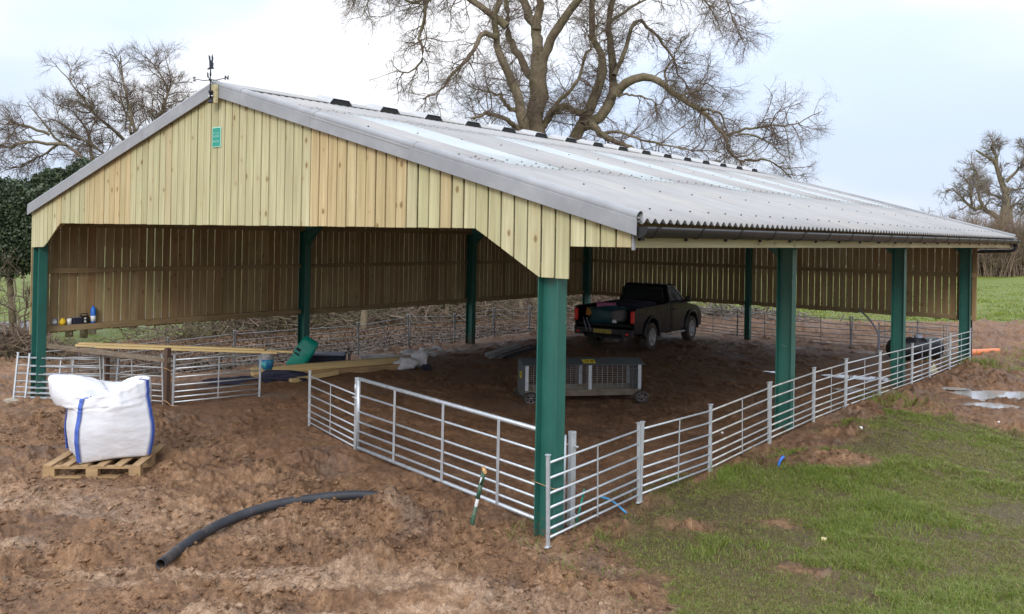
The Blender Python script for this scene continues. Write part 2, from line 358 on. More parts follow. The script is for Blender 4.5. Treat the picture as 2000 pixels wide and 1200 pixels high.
MAT['white'] = plain('white_plastic', (.74, .75, .77), .45, 0, .08, 9)
MAT['dirtywhite'] = plain('dirty_white_plastic', (.62, .62, .64), .5, 0, .15, 9, .2, 25, dirt=(.3, .23, .17, 1), dsc=5, dlo=.5, dhi=.8)
MAT['blue'] = plain('blue_strap', (.055, .11, .42), .6, 0, .15, 20)
MAT['greystrap'] = plain('grey_blue_webbing', (.30, .32, .42), .7, 0, .2, 20)
MAT['bluebottle'] = plain('blue_plastic', (.02, .16, .62), .35)
MAT['yellow'] = plain('yellow_plastic', (.85, .55, .02), .4)
MAT['teal'] = plain('teal_plastic_sack', (.0, .30, .22), .42, 0, .15, 6, .35, 18)
MAT['orange'] = plain('orange_clay_pipe', (.62, .19, .075), .5, 0, .15, 8)
MAT['navy'] = plain('navy_netting', (.018, .02, .045), .8, 0, .4, 25, .6, 50)
MAT['pink'] = plain('pink_plastic', (.42, .12, .26), .5)
MAT['orangecloth'] = plain('orange_cloth', (.45, .18, .03), .7)
MAT['tealcrate'] = plain('dark_teal_sheet', (.012, .07, .09), .45, 0, .4, 12, .3, 30)
MAT['greystuff'] = plain('grey_sacking', (.16, .15, .16), .8, 0, .3, 14)
MAT['lightblue'] = plain('light_blue_hose', (.06, .32, .62), .4)
MAT['twine'] = plain('orange_twine', (.42, .25, .12), .8)
MAT['trough'] = plain('mud_caked_trough', (.36, .32, .26), .8, 0, .3, 12, .4, 40, dirt=(.2, .15, .09, 1), dsc=6, dlo=.4, dhi=.7)
MAT['feeder'] = plain('feeder_sheet_steel', (.14, .165, .18), .5, .4, .2, 5, dirt=(.15, .13, .11, 1), dsc=3, dlo=.5, dhi=.8)
MAT['caplabel'] = plain('label_yellow', (.78, .62, .04), .5)
MAT['spadegreen'] = plain('green_spade_paint', (.03, .10, .06), .5, dirt=(.2, .14, .1, 1), dsc=9)
MAT['spadewood'] = wood('spade_handle_wood', (.62, .38, .17), (.6, .36, .16), (.6, .36, .16), axis=0, knot=0)
MAT['pipe'] = plain('ribbed_drain_pipe', (.035, .038, .047), .5, 0, .3, 7, dirt=(.15, .115, .085, 1), dsc=4, dlo=.54, dhi=.78)
MAT['bucketblue'] = plain('bucket_print', (.03, .17, .42), .4, 0, .7, 30, dirt=(.05, .45, .35, 1), dsc=16, dlo=.5, dhi=.6)
def bark_mat(name, a, b, sc=6):
    t = NT(name); v = t.co(); nz = t.noise(v, sc, 6, .65)
    moss = t.mr(t.noise(v, .9, 5, .6), .48, .68)
    c = t.mix(t.math('MULTIPLY', moss, .6), t.ramp(nz, [(.3, a), (.7, b)]), (.10, .105, .035, 1))
    t.P(Base_Color=c, Roughness=.9, Specular_IOR_Level=.15); t.bump(nz, .5, .05); return t.m
MAT['bark'] = bark_mat('oak_bark', (.115, .09, .065), (.24, .20, .135))
MAT['twig'] = bark_mat('twig_bark', (.12, .09, .075), (.20, .15, .115))
MAT['redtwig'] = bark_mat('hedge_twig', (.12, .085, .065), (.21, .155, .115))
MAT['hedgetwig'] = bark_mat('field_hedge_twig', (.19, .135, .105), (.30, .225, .17))  # lightened so the colour carries some distance haze
MAT['fartwig'] = bark_mat('distant_twig', (.19, .16, .145), (.28, .235, .195))  # paler than the near twigs, haze mixed into the colour
def leaf_mat(name, a, b, c):
    t = NT(name); isl = t.geo('Random Per Island'); v = t.co()
    col = t.ramp(t.math('ADD', t.math('MULTIPLY', isl, .6), t.math('MULTIPLY', t.noise(v, 1.1, 3), .4)), [(.15, a), (.5, b), (.85, c)])
    t.P(Base_Color=col, Roughness=.5, Specular_IOR_Level=.35); return t.m
MAT['ivy'] = leaf_mat('evergreen_leaf', (.022, .036, .02), (.045, .068, .034), (.085, .115, .06))
MAT['brush'] = leaf_mat('bramble_leaf', (.045, .055, .02), (.085, .085, .03), (.14, .105, .05))
MAT['deadleaf'] = leaf_mat('dead_leaf', (.05, .024, .010), (.075, .038, .016), (.105, .058, .026))
def grass_mat():
    t = NT('grass_blade'); col = t.attr('col', 'Color')
    tr = t.n('ShaderNodeBsdfTranslucent', {'Color': t.mix(1., col, (1.1, 1.15, .6, 1), 'MULTIPLY')})
    t.P(Base_Color=col, Roughness=.5, Specular_IOR_Level=.3)
    mx = t.n('ShaderNodeMixShader', {0: .25}); t.t.links.new(t.b.outputs[0], mx.inputs[1]); t.t.links.new(tr.outputs[0], mx.inputs[2])
    t.t.links.new(mx.outputs[0], t.out.inputs[0]); return t.m
MAT['grass'] = grass_mat()
def roof_mat():
    t = NT('fibre_cement_sheet'); v = t.co()
    sx = t.noise(t.mapv(v, (1.2, 5, 1)), 1., 5, .6); b = t.noise(v, .55, 4, .6)
    c = t.ramp(b, [(.3, (.285, .282, .28)), (.55, (.325, .322, .318)), (.75, (.36, .345, .315))])
    c = t.mix(1., c, t.ramp(sx, [(.3, (.86, .86, .87)), (.7, (1.06, 1.06, 1.06))]), 'MULTIPLY')
    stain = t.mr(t.noise(t.mapv(v, (.8, 2.5, 1)), .8, 6, .7), .58, .76)
    c = t.mix(t.math('MULTIPLY', stain, .5), c, (.36, .29, .21, 1))
    t.P(Base_Color=c, Roughness=.62, Specular_IOR_Level=.4); t.bump(t.noise(v, 90, 4, .6), .12, .004); return t.m
MAT['roof'] = roof_mat()
def rooflight_mat():
    t = NT('translucent_rooflight'); v = t.co(); c = t.ramp(t.noise(v, 2., 4), [(.3, (.53, .58, .595)), (.7, (.62, .67, .685))])
    t.P(Base_Color=c, Roughness=.4)
    tr = t.n('ShaderNodeBsdfTranslucent', {'Color': (.75, .8, .8, 1)})
    mx = t.n('ShaderNodeMixShader', {0: .38}); t.t.links.new(t.b.outputs[0], mx.inputs[1]); t.t.links.new(tr.outputs[0], mx.inputs[2])
    t.t.links.new(mx.outputs[0], t.out.inputs[0]); return t.m
MAT['rooflight'] = rooflight_mat()
def bag_mat():
    t = NT('woven_white_sack'); v = t.co()
    wv = t.n('ShaderNodeTexWave', {'Vector': v, 'Scale': 70., 'Distortion': .6})
    c = t.ramp(t.noise(v, 3, 4, .6), [(.3, (.66, .67, .72)), (.7, (.72, .73, .77))])
    z = t.n('ShaderNodeSeparateXYZ', {0: v}).outputs[2]
    d = t.math('MULTIPLY', t.mr(t.math('ADD', z, t.math('MULTIPLY', t.noise(v, 7, 5, .6), .22)), .20, .10), .6)
    c = t.mix(d, c, (.42, .33, .25, 1))
    t.P(Base_Color=c, Roughness=.55, Specular_IOR_Level=.3)
    h = t.math('ADD', t.math('MULTIPLY', t.noise(t.mapv(v, (1, 1, 2.2)), 5, 4, .55), 1.), t.math('MULTIPLY', wv.outputs['Fac'], .02))
    t.bump(h, .32, .05); return t.m
MAT['bag'] = bag_mat()
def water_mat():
    t = NT('puddle_water'); v = t.co(); t.P(Base_Color=(.40, .38, .36), Roughness=.03, IOR=1.33, Specular_IOR_Level=.9)  # cloudy clay water, made paler to paint in more sky reflection
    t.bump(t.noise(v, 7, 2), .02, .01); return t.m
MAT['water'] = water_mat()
def tarmac():
    return plain('lane_tarmac', (.17, .17, .175), .75, 0, .15, 2, .2, 80)
MAT['tarmac'] = tarmac()
def ground_mat():
    t = NT('ground_soil_and_turf'); v = t.co(); k = t.n('ShaderNodeSeparateColor', {'Color': t.attr('zone', 'Color')})
    gr, pale, red = k.outputs[0], k.outputs[1], k.outputs[2]; lit = t.attr('litter')
    n1 = t.noise(v, 1.3, 6, .62); n2 = t.noise(v, 9, 6, .68); n3 = t.noise(v, 45, 5, .65); n0 = t.noise(v, .35, 4, .6)
    mud = t.ramp(t.math('ADD', t.math('MULTIPLY', n1, .5), t.math('MULTIPLY', n2, .5)), [(.30, (.052, .028, .015)), (.42, (.13, .071, .038)), (.55, (.23, .132, .071)), (.70, (.36, .235, .145))])
    dark = t.ramp(t.math('ADD', t.math('MULTIPLY', n1, .4), t.math('MULTIPLY', n2, .6)), [(.30, (.085, .046, .027)), (.5, (.17, .092, .052)), (.72, (.26, .15, .088))])
    cl = t.ramp(t.math('ADD', t.math('MULTIPLY', n2, .6), t.math('MULTIPLY', n3, .4)), [(.3, (.21, .135, .083)), (.5, (.35, .24, .16)), (.7, (.47, .345, .25))])
    c = t.mix(red, mud, dark); pf = t.mr(t.math('ADD', pale, t.math('MULTIPLY', t.math('SUBTRACT', t.math('ADD', t.math('MULTIPLY', n2, .6), t.math('MULTIPLY', n3, .4)), .5), 2.4)), .30, 1.15)
    c = t.mix(t.math('MULTIPLY', pf, .85), c, cl)
    n4 = t.math('ADD', t.math('MULTIPLY', t.noise(v, 15, 8, .75), .55), t.math('MULTIPLY', t.noise(v, 55, 4, .7), .45))
    c = t.mix(1., c, t.ramp(n4, [(.34, (.40, .37, .35)), (.5, (.98, .97, .96)), (.66, (1.6, 1.57, 1.52))]), 'MULTIPLY')
    och = t.math('MULTIPLY', t.mr(t.noise(t.mapv(v, loc=(7, 3, 0)), 1.1, 5, .65), .55, .72), .5)
    c = t.mix(och, c, t.mix(n2, (.16, .078, .03, 1), (.26, .15, .07, 1)))
    grey = t.math('MULTIPLY', t.mr(t.noise(t.mapv(v, loc=(17, 5, 0)), .8, 6, .65), .56, .70), .55)
    c = t.mix(grey, c, t.mix(n2, (.085, .07, .062, 1), (.21, .175, .155, 1)))
    lt = t.ramp(n3, [(.3, (.040, .022, .010)), (.5, (.068, .038, .017)), (.7, (.095, .058, .028))])
    c = t.mix(lit, c, lt)
    far = t.ramp(t.math('ADD', t.math('MULTIPLY', n0, .5), t.math('MULTIPLY', n1, .5)), [(.3, (.085, .12, .013)), (.52, (.125, .165, .018)), (.75, (.165, .19, .028))])
    tfm = t.ramp(n2, [(.3, (.75, .72, .7)), (.7, (1.15, 1.12, 1.05))])
    soil = t.mix(t.mr(n4, .38, .62), (.05, .033, .018, 1), (.15, .095, .05, 1))
    nearf = t.mix(t.math('MULTIPLY', t.mr(n4, .42, .6), .55), soil, t.mix(n2, (.055, .075, .016, 1), (.13, .14, .036, 1)))
    c = t.mix(gr, c, t.mix(t.attr('fargrass'), nearf, t.mix(1., far, tfm, 'MULTIPLY')))
    rough = t.mr(t.math('ADD', n1, t.math('MULTIPLY', n2, .4)), .45, .95, .42, .95)
    t.P(Base_Color=c, Roughness=rough, Specular_IOR_Level=.3)
    t.bump(t.math('ADD', t.math('MULTIPLY', n2, .4), t.math('MULTIPLY', n4, .6)), .95, .05)
    return t.m
MAT['ground'] = ground_mat()

# ------------------------------------------------------------------ ground sheet (one mesh, finer where the yard is, out to the horizon)
def pale_zone(x, y):
    t_ = x*.75+y*.66; s_ = -x*.66+y*.75
    p = (1-m_inside(x, y))*sm(2.0, -2.2, y+(fbm(x*.5, y*.5, 3)-.5)*3)*sm(15.5, 13.5, x)*sm(.40, .60, fbm(t_*.55+3, s_*1.9, 5, .6))
    return p*(.30+.70*sm(-.8, -2.8, y-(x-10)*.35))
def build_ground():
    va = math.atan2(.77, -.64)
    fine = np.arange(-36, 36.001, .088); coarse = np.arange(36, 324, 2.4)[1:]
    th = va+np.radians(np.concatenate([fine, coarse])); nA = len(th)
    R = np.concatenate([[.6, 2, 3.5, 5], np.exp(np.arange(math.log(5.6), math.log(75), .0042)), np.exp(np.arange(math.log(75.5), math.log(6000), .06))])
    rr_, tt = np.meshgrid(R, th, indexing='ij')
    X = CAM.x+rr_*np.cos(tt); Y = CAM.y+rr_*np.sin(tt)
    Z = ground_z(X.ravel(), Y.ravel()).reshape(X.shape)
    V = np.stack([X, Y, Z], -1).reshape(-1, 3)
    i, j = np.meshgrid(np.arange(len(R)-1), np.arange(nA), indexing='ij'); j2 = (j+1) % nA
    Q = np.stack([i*nA+j, (i+1)*nA+j, (i+1)*nA+j2, i*nA+j2], -1).reshape(-1, 4)
    c = np.arange(nA); V = np.vstack([V, [[CAM.x, CAM.y, 0]]]); n0 = len(V)-1
    T = np.stack([np.full(nA, n0), c, (c+1) % nA], -1)
    loops = np.concatenate([Q.ravel(), T.ravel()]); cnt = np.concatenate([np.full(len(Q), 4), np.full(nA, 3)])
    x, y = V[:, 0], V[:, 1]
    gr = m_grass(x, y); ins = m_inside(x, y)
    pale = pale_zone(x, y)
    pale = np.maximum(pale, .95*blob(x, y, 12.15, -.35, .32, .2)+.8*blob(x, y, 12.95, -.25, .35, .16, .7)+.6*blob(x, y, 10.5, -.65, .45, .3)*sm(.4, .6, fbm(x*4, y*4, 3)))
    red = np.clip(ins*.75+(1-ins)*sm(8, 12, y)*.6+.75*blob(x, y, 12.55, 5.5, .9, .35, 1.5)+.8*blob(x, y, 7.2, .1, .9, .6, .7), 0, 1)
    zone = np.stack([gr, pale, red, np.ones_like(gr)], -1)
    lit = m_litter(x, y)*sm(.3, .55, fbm(x*1.2, y*1.2, 3)+.15)
    fg = sm(20, 32, y)
    o = mesh_obj('ground', V, loops, cnt, MAT['ground'], smooth=True, attrs={'zone': ('POINT', 'FLOAT_COLOR', zone), 'litter': ('POINT', 'FLOAT', lit), 'fargrass': ('POINT', 'FLOAT', np.maximum(fg, sm(-7, -8, x)))})
    tag(o, kind='structure')
build_ground()

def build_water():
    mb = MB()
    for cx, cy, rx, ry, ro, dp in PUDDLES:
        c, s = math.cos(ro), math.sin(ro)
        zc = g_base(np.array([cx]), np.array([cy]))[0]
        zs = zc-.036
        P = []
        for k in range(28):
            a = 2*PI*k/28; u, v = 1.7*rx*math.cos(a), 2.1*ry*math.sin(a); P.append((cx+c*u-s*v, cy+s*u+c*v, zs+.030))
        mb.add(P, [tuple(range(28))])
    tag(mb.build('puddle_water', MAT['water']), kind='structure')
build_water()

# lane beyond the hedge on the left
def build_lane():
    V = []; F = []
    ys = np.linspace(-30, 40, 71)
    for k, y in enumerate(ys):
        for x in (-16.5, -13.0): V.append((x+.6*math.sin(y*.06), y, float(ground_z(np.array([x]), np.array([y]))[0])+.05))
        if k: F.append((2*k-2, 2*k-1, 2*k+1, 2*k))
    m = MB(); m.add(V, F); tag(m.build('lane', MAT['tarmac']), kind='structure')
build_lane()

# grass blades
def tufts(n, xr, yr, dens, hgt, wid, seed, name, label_kind='stuff', green=0.0):
    g = np.random.default_rng(seed)
    x = g.uniform(*xr, n); y = g.uniform(*yr, n)
    p = dens(x, y); k = g.random(n) < p; x, y = x[k], y[k]; n = len(x)
    z = ground_z(x, y)-.006
    lush = fbm(x*.9+5, y*.9, 3); r = np.hypot(x-CAM.x, y-CAM.y)
    h = hgt*(.45+1.1*g.random(n))*(.55+1.1*sm(.34, .64, lush)); w = wid*(.7+.6*g.random(n))*np.clip(r/11, .9, 3.5)
    a = g.uniform(0, 2*PI, n); lean = g.uniform(.3, 1.5, n)
    dx, dy = np.cos(a), np.sin(a); b = g.uniform(0, 2*PI, n); sx, sy = np.cos(b)*w, np.sin(b)*w
    V = np.empty((n, 5, 3))
    V[:, 0] = np.stack([x-sx, y-sy, z], -1); V[:, 1] = np.stack([x+sx, y+sy, z], -1)
    m1 = np.stack([x+dx*h*lean*.3, y+dy*h*lean*.3, z+h*.55], -1); off = np.stack([sx, sy, np.zeros(n)], -1)*.75
    V[:, 2] = m1+off; V[:, 3] = m1-off
    V[:, 4] = np.stack([x+dx*h*lean, y+dy*h*lean, z+h*(1.0-.28*lean)], -1)
    base = np.arange(n)*5
    loops = np.stack([base, base+1, base+2, base+3, base+3, base+2, base+4], -1).ravel()
    cnt = np.tile([4, 3], n)
    dry = np.clip(g.random(n)*.72+.75*(.60-lush), 0, 1)[:, None]
    ca = np.array([.12, .18, .03]); cb = np.array([.24, .29, .06]); cc = np.array([.30, .255, .12])
    t = g.random((n, 1)); col = ca*(1-t)+cb*t; col = np.where(dry > .58, cc*(.55+.5*t), col); col = col*(.8+.4*g.random((n, 1)))
    col = np.repeat(np.concatenate([col, np.ones((n, 1))], 1), 2, 0)
    return tag(mesh_obj(name, V.reshape(-1, 3), loops, cnt, MAT['grass'], attrs={'col': ('FACE', 'FLOAT_COLOR', col)}), 'short patchy winter pasture grass right of the hurdle fence', 'grass', kind=label_kind)
def d_near(x, y):
    m = sm(.25, .8, m_grass(x, y)); r = np.hypot(x-CAM.x, y-CAM.y)
    cl = sm(.36, .56, fbm(x*2.2, y*2.2, 4)); bare = (1-.92*sm(.52, .60, fbm(x*1.1+31, y*1.1+7, 4)))*(1-.8*sm(.58, .66, fbm(x*3.1+3, y*3.1+17, 3)))
    return m*(.45+.55*cl)*(.10+.90*bare)*np.clip(13/r, .2, 1)**1.6*(r > 5)
tufts(1900000, (11.8, 21), (-3, 11.5), d_near, .046, .0031, 1, 'pasture_grass')
def d_edge(x, y):
    s = sum(blob(x, y, a, b, c) for a, b, c in ((12.35, .75, .22), (12.75, .35, .25), (12.0, -.42, .16), (13.1, .0, .5), (12.6, 4.0, .3), (13.6, -.6, .4), (14.4, -1.2, .4), (12.9, -.5, .25), (12.45, .3, .2), (12.5, 2.9, .3), (12.15, 1.75, .3), (11.6, .15, .1), (12.9, .0, .2), (12.6, 9.8, .5), (12.7, 17, .9), (14.5, 20, 1.2)))
    return np.clip(s, 0, 1)*.8*sm(.4, .55, fbm(x*5, y*5, 3))
o_ = tufts(130000, (11, 16), (-1, 22), d_edge, .095, .003, 2, 'grass_tufts'); o_['label'] = 'grass tufts in the mud beside the hurdles and corner column'
def d_far(x, y):
    r = np.hypot(x-CAM.x, y-CAM.y)
    return sm(.3, .8, m_grass(x, y))*np.clip(40/r, 0, 1)**2*(.25+.75*sm(.35, .6, fbm(x*.5, y*.5, 4)))*(y > 23)
o_ = tufts(150000, (-9, 24), (23, 70), d_far, .07, .006, 3, 'field_grass'); o_['label'] = 'bright green field grass beyond the churned mud'
# clods lying on the churned mud
def clods():
    g = np.random.default_rng(5); n = 46000
    x = g.uniform(2.5, 15.2, n); y = g.uniform(-6.5, 1.6, n)
    k = (m_grass(x, y) < .1)&(m_inside(x, y) < .3)&(g.random(n) < sm(.38, .6, fbm(x*1.1, y*1.1, 3)))
    x, y = x[k], y[k]
    x = np.concatenate([x, g.normal(10.4, .32, 260), g.normal(11.4, .3, 140), g.normal(13.2, .34, 160)]); y = np.concatenate([y, g.normal(-.62, .24, 260), g.normal(-.6, .25, 140), g.normal(4.8, .3, 160)])
    n = len(x); z = ground_z(x, y); s = .006+.030*g.random(n)**4
    ico = np.array([(0, 0, 1), (.894, 0, .447), (.276, .851, .447), (-.724, .526, .447), (-.724, -.526, .447), (.276, -.851, .447), (.724, .526, -.447), (-.276, .851, -.447), (-.894, 0, -.447), (-.276, -.851, -.447), (.724, -.526, -.447), (0, 0, -1)])
    F = np.array([(0, 1, 2), (0, 2, 3), (0, 3, 4), (0, 4, 5), (0, 5, 1), (1, 6, 2), (2, 7, 3), (3, 8, 4), (4, 9, 5), (5, 10, 1), (6, 7, 2), (7, 8, 3), (8, 9, 4), (9, 10, 5), (10, 6, 1), (11, 7, 6), (11, 8, 7), (11, 9, 8), (11, 10, 9), (11, 6, 10)])
    V = ico[None]*(.65+.7*g.random((n, 12, 1)))*(s[:, None, None]*np.stack([g.uniform(.8, 1.5, n), g.uniform(.8, 1.5, n), g.uniform(.5, .9, n)], -1)[:, None])
    V = V+np.stack([x, y, z+s*.12], -1)[:, None]
    loops = (F[None]+(np.arange(n)*12)[:, None, None]).ravel()
    zone = np.zeros((n*12, 4)); zone[:, 3] = 1; pv = pale_zone(x, y)*.9+.15*g.random(n); zone[:, 1] = np.repeat(pv, 12)
    o = mesh_obj('mud_clods', V.reshape(-1, 3), loops, np.full(n*20, 3), MAT['ground'], smooth=False, attrs={'zone': ('POINT', 'FLOAT_COLOR', zone), 'litter': ('POINT', 'FLOAT', np.zeros(n*12)), 'fargrass': ('POINT', 'FLOAT', np.zeros(n*12))})
    tag(o, 'loose clods of brown earth scattered over the churned yard', 'mud', kind='stuff')
clods()
# straw wisps and pale stones trodden into the yard
def straw():
    g = np.random.default_rng(15); n = 2600; x = g.uniform(4, 15, n); y = g.uniform(-6, 4, n); k = (m_grass(x, y) < .5)&(g.random(n) < .25+.75*sm(.45, .6, fbm(x*.9+2, y*.9, 3))); x, y = x[k], y[k]; n = len(x)
    z = ground_z(x, y)+.006; a = g.uniform(0, 2*PI, n); l_ = g.uniform(.015, .06, n); w_ = .0022
    dx, dy = np.cos(a)*l_, np.sin(a)*l_; px_, py_ = -np.sin(a)*w_, np.cos(a)*w_
    z2 = ground_z(x+dx, y+dy)+.006+.01*g.random(n)
    V = np.stack([np.stack([x-px_, y-py_, z], 1), np.stack([x+px_, y+py_, z], 1), np.stack([x+dx+px_, y+dy+py_, z2], 1), np.stack([x+dx-px_, y+dy-py_, z2], 1)], 1).reshape(-1, 3)
    c = np.repeat(np.concatenate([np.array([[.42, .33, .17]])*(.5+.7*g.random((n, 1))), np.ones((n, 1))], 1), 1, 0)
    tag(mesh_obj('straw_wisps', V, np.arange(n*4), np.full(n, 4), MAT['grass'], attrs={'col': ('FACE', 'FLOAT_COLOR', c)}), 'wisps of pale straw trodden into the mud of the yard', 'straw', kind='stuff')
straw()

# ------------------------------------------------------------------ the barn
W, L = 12.2, 18.3
RX, RZ = 6.13, 5.12
SR = (5.12-3.23)/(13.1-6.13); SL = (5.12-3.42)/(6.13-.0)
def roof_z(x): return RZ-SR*(x-RX) if x >= RX else RZ-SL*(RX-x)
barn = thing('barn', 'open-fronted barn of green steel columns and pale timber gable under a grey corrugated roof', 'barn')
YF = (0.0, 6.1, 12.15, 18.2)
def ibeam(mb, x, y, z0, z1, d=.25, b=.165, tf=.013, tw=.009):
    mb.bx(x-d/2, x-d/2+tf, y-b/2, y+b/2, z0, z1); mb.bx(x+d/2-tf, x+d/2, y-b/2, y+b/2, z0, z1); mb.bx(x-d/2+tf, x+d/2-tf, y-tw/2, y+tw/2, z0, z1)
for i, y in enumerate(YF):
    for x in (.16, 12.04):
        mb = MB(); ibeam(mb, x, y, -.35, 3.06)
        zt = G(x, y); mb.bx(x-.17, x+.17, y-.13, y+.13, -.36, zt-.05)
        c = mb.build('column', MAT['green'], barn, .004, 1)
        h = MB()
        sgn = 1 if x < 6 else -1
        zt = roof_z(x)-.30
        h.prism([(.125*sgn, zt-.42), (.125*sgn, zt+.0), (.75*sgn, zt+.17 if sgn > 0 else zt+.155)], (x, y-.06, 0), (1, 0, 0), (0, 0, 1), (0, .12, 0))
        if x > 6 and i: h.prism([(.125, zt-.30), (.125, zt-.02), (.50, zt-.10)], (x, y-.06, 0), (1, 0, 0), (0, 0, 1), (0, .12, 0))
        h.build('haunch', MAT['green'], c)
mb = MB(); ibeam(mb, 6.07, 18.2, -.35, 4.7, .16, .15); mb.build('column', MAT['green'], barn)
for y in YF:
    mb = MB()
    mb.bar((12.0, y, roof_z(12.0)-.23), (12.92, y, roof_z(12.92)-.19), .05, .07)
    for (xa, xb) in ((.16, RX), (12.14, RX)):
        za, zb = roof_z(xa)-.31, roof_z(xb)-.31
        mb.bar((xa, y, za), (xb, y, zb), .012, .19); mb.bar((xa, y, za+.1), (xb, y, zb+.1), .14, .012); mb.bar((xa, y, za-.1), (xb, y, zb-.1), .14, .012)
    mb.build('rafter', MAT['green'], barn)
for x in (.25, 1.5, 2.75, 4.0, 5.2, 5.95, 6.3, 7.4, 8.9, 10.4, 11.6, 12.7):
    mb = MB(); z = roof_z(x)-.045-.0875; mb.bx(x-.035, x+.035, -.08, L+.08, z-.08, z+.07); mb.build('purlin', MAT['rail'], barn)

# corrugated sheets
PITCH, AMP = .146, .024
def sheet(x0, x1, y0, y1, lift=0., yo=0.):
    ns = int(round((y1-y0)/PITCH*8))+1; ys = np.linspace(y0, y1, ns); w = AMP*np.cos(2*PI*(ys-yo)/PITCH)
    V = []; xs = [x0+(x1-x0)*k/3 for k in range(4)]
    for x in xs:
        for y, h in zip(ys, w): V.append((x, y, roof_z(x)+h+lift))
    V = np.array(V); i, j = np.meshgrid(np.arange(3), np.arange(ns-1), indexing='ij')
    Q = np.stack([i*ns+j, (i+1)*ns+j, (i+1)*ns+j+1, i*ns+j+1], -1).reshape(-1, 4)
    return V, Q
def sheet_obj(name, parts, mat, parent):
    V = []; Q = []; n = 0
    for v, q in parts: V.append(v); Q.append(q+n); n += len(v)
    V = np.vstack(V); Q = np.vstack(Q)
    o = mesh_obj(name, V, Q.ravel(), np.full(len(Q), 4), mat, smooth=True, parent=parent)
    m = o.modifiers.new('thick', 'SOLIDIFY'); m.thickness = .0075; m.offset = 0
    return o
YL = [(1.05+3.04*k, 1.05+3.04*k+7*PITCH) for k in range(6)]
Y0, Y1 = -.16, 18.46
def spans():
    e = [Y0]
    for a, b in YL: e += [a, b]
    e.append(Y1); return [(e[k], e[k+1]) for k in range(0, len(e), 2)]
sheet_obj('roof_sheeting', [sheet(10.40, 13.12, Y0, Y1, 0)]+[sheet(7.40, 10.52, a-.04, b+.04, .009) for a, b in spans()]+[sheet(6.18, 7.58, Y0, Y1, .018)], MAT['roof'], barn)
sheet_obj('roof_sheeting', [sheet(-.02, 3.2, Y0, Y1, 0), sheet(3.1, 6.08, Y0, Y1, .009)], MAT['roof'], barn)
for a, b in YL: sheet_obj('rooflight', [sheet(7.40, 10.62, a, b, .013)], MAT['rooflight'], barn)
fx = MB(); q_ = 0
for x in (7.5, 8.9, 10.46, 11.6, 12.72):
    st = 3 if x in (8.9, 11.6) else (2 if x != 12.72 else 3)
    for k in range(2, 127, st):
        if x in (8.9, 11.6) and k % 6 == 5: continue
        y = k*PITCH; z = roof_z(x)+AMP+(.014 if x < 11 else .002)
        fx.lathe([(.012, 0), (.011, .007), (.007, .012), (.0, .014)], (x, y, z), (SR, 0, 1), 8)
fx.mi = 0; tag(fx.build('roof_fixings', MAT['dark'], barn), kind='stuff')
# ridge pieces with raised caps; a dark face paints the shade in each mouth
v0, vs = 1.86, 1.048
rdg = MB()
for sx in (1, -1):
    s_ = SR if sx > 0 else SL
    for k in range(-2, 17):
        ya = max(Y0, v0+vs*k-.52); yb = min(Y1, v0+vs*k+.52)
        if yb-ya < .1: continue
        P = []
        for y in (ya, yb):
            for (xx, dz) in ((0, .075), (.34, .062)):
                for t in (0, -.012): P.append((RX+sx*xx, y, RZ-s_*xx+dz+t))
        rdg.add([P[1], P[3], P[2], P[0], P[5], P[7], P[6], P[4]], [(0, 1, 2, 3), (7, 6, 5, 4), (0, 4, 5, 1), (1, 5, 6, 2), (2, 6, 7, 3), (3, 7, 4, 0)])
rdg.build('ridge_capping', MAT['roof'], barn)
for k in range(16):
    y = v0+vs*k; mb = MB()
    for sx in (1, -1):
        s_ = SR if sx > 0 else SL
        A = []
        for xx, lift, hw in ((0, .125, .16), (.36, .135, .16), (0, .07, .25), (.36, .035, .25)):
            for e in (-1, 1): A.append((RX+sx*xx, y+e*hw, RZ-s_*xx+lift))
        mb.mi = 0; mb.add(A, [(0, 1, 3, 2), (0, 2, 6, 4), (1, 5, 7, 3)])
        mb.mi = 1; b = .345
        B = [(RX+sx*b, y-.225, RZ-s_*b+.045), (RX+sx*b, y+.225, RZ-s_*b+.045), (RX+sx*b, y+.15, RZ-s_*b+.122), (RX+sx*b, y-.15, RZ-s_*b+.122)]
        mb.add(B, [(0, 1, 2, 3)])
    mb.build('ridge_vent', [MAT['vent'], MAT['dark']], barn)
# barge boards with rolled top, lengths lapped at the joints
def barge(xs, y=-.185):
    for k in range(len(xs)-1):
        xa, xb = xs[k], xs[k+1]; mb = MB(); e = .004*(k % 2)
        za, zb = roof_z(xa)+.035, roof_z(xb)+.035
        mb.prism([(xa, za-.175), (xb, zb-.175), (xb, zb-.02), (xa, za-.02)], (0, y-.012-e, 0), (1, 0, 0), (0, 0, 1), (0, .018, 0))
        r = .05+e
        P = [(xa, y+.045, za), (xb, y+.045, zb)]
        mb.tube([P[0], P[1]], r, 16, False); d = (_v(P[1])-_v(P[0])); d /= np.linalg.norm(d)
        mb.tube([_v(P[0]), _v(P[0])+d*.07], r+.007, 16, True)
        zs = .045
        mb.prism([(xa, za-.07), (xb, zb-.07), (xb, zb+.02), (xa, za+.02)], (0, y+.09, 0), (1, 0, 0), (0, 0, 1), (0, .012, 0))
        mb.build('barge_board', MAT['barge'], barn, .003, 1)
barge([6.12, 6.75, 8.35, 10.15, 13.12]); barge([6.12, 4.2, 2.1, .0])
def rbarge(xs, y=18.49):
    for xa, xb in zip(xs[:-1], xs[1:]):
        mb = MB(); za, zb = roof_z(xa)+.035, roof_z(xb)+.035
        mb.bar((xa, y, za-.15), (xb, y, zb-.15), .018, .26); mb.tube([(xa, y-.045, za), (xb, y-.045, zb)], .05, 12, True); mb.build('barge_board', MAT['barge'], barn)
rbarge([6.12, 9.6, 13.12]); rbarge([6.12, 3.0, .0])
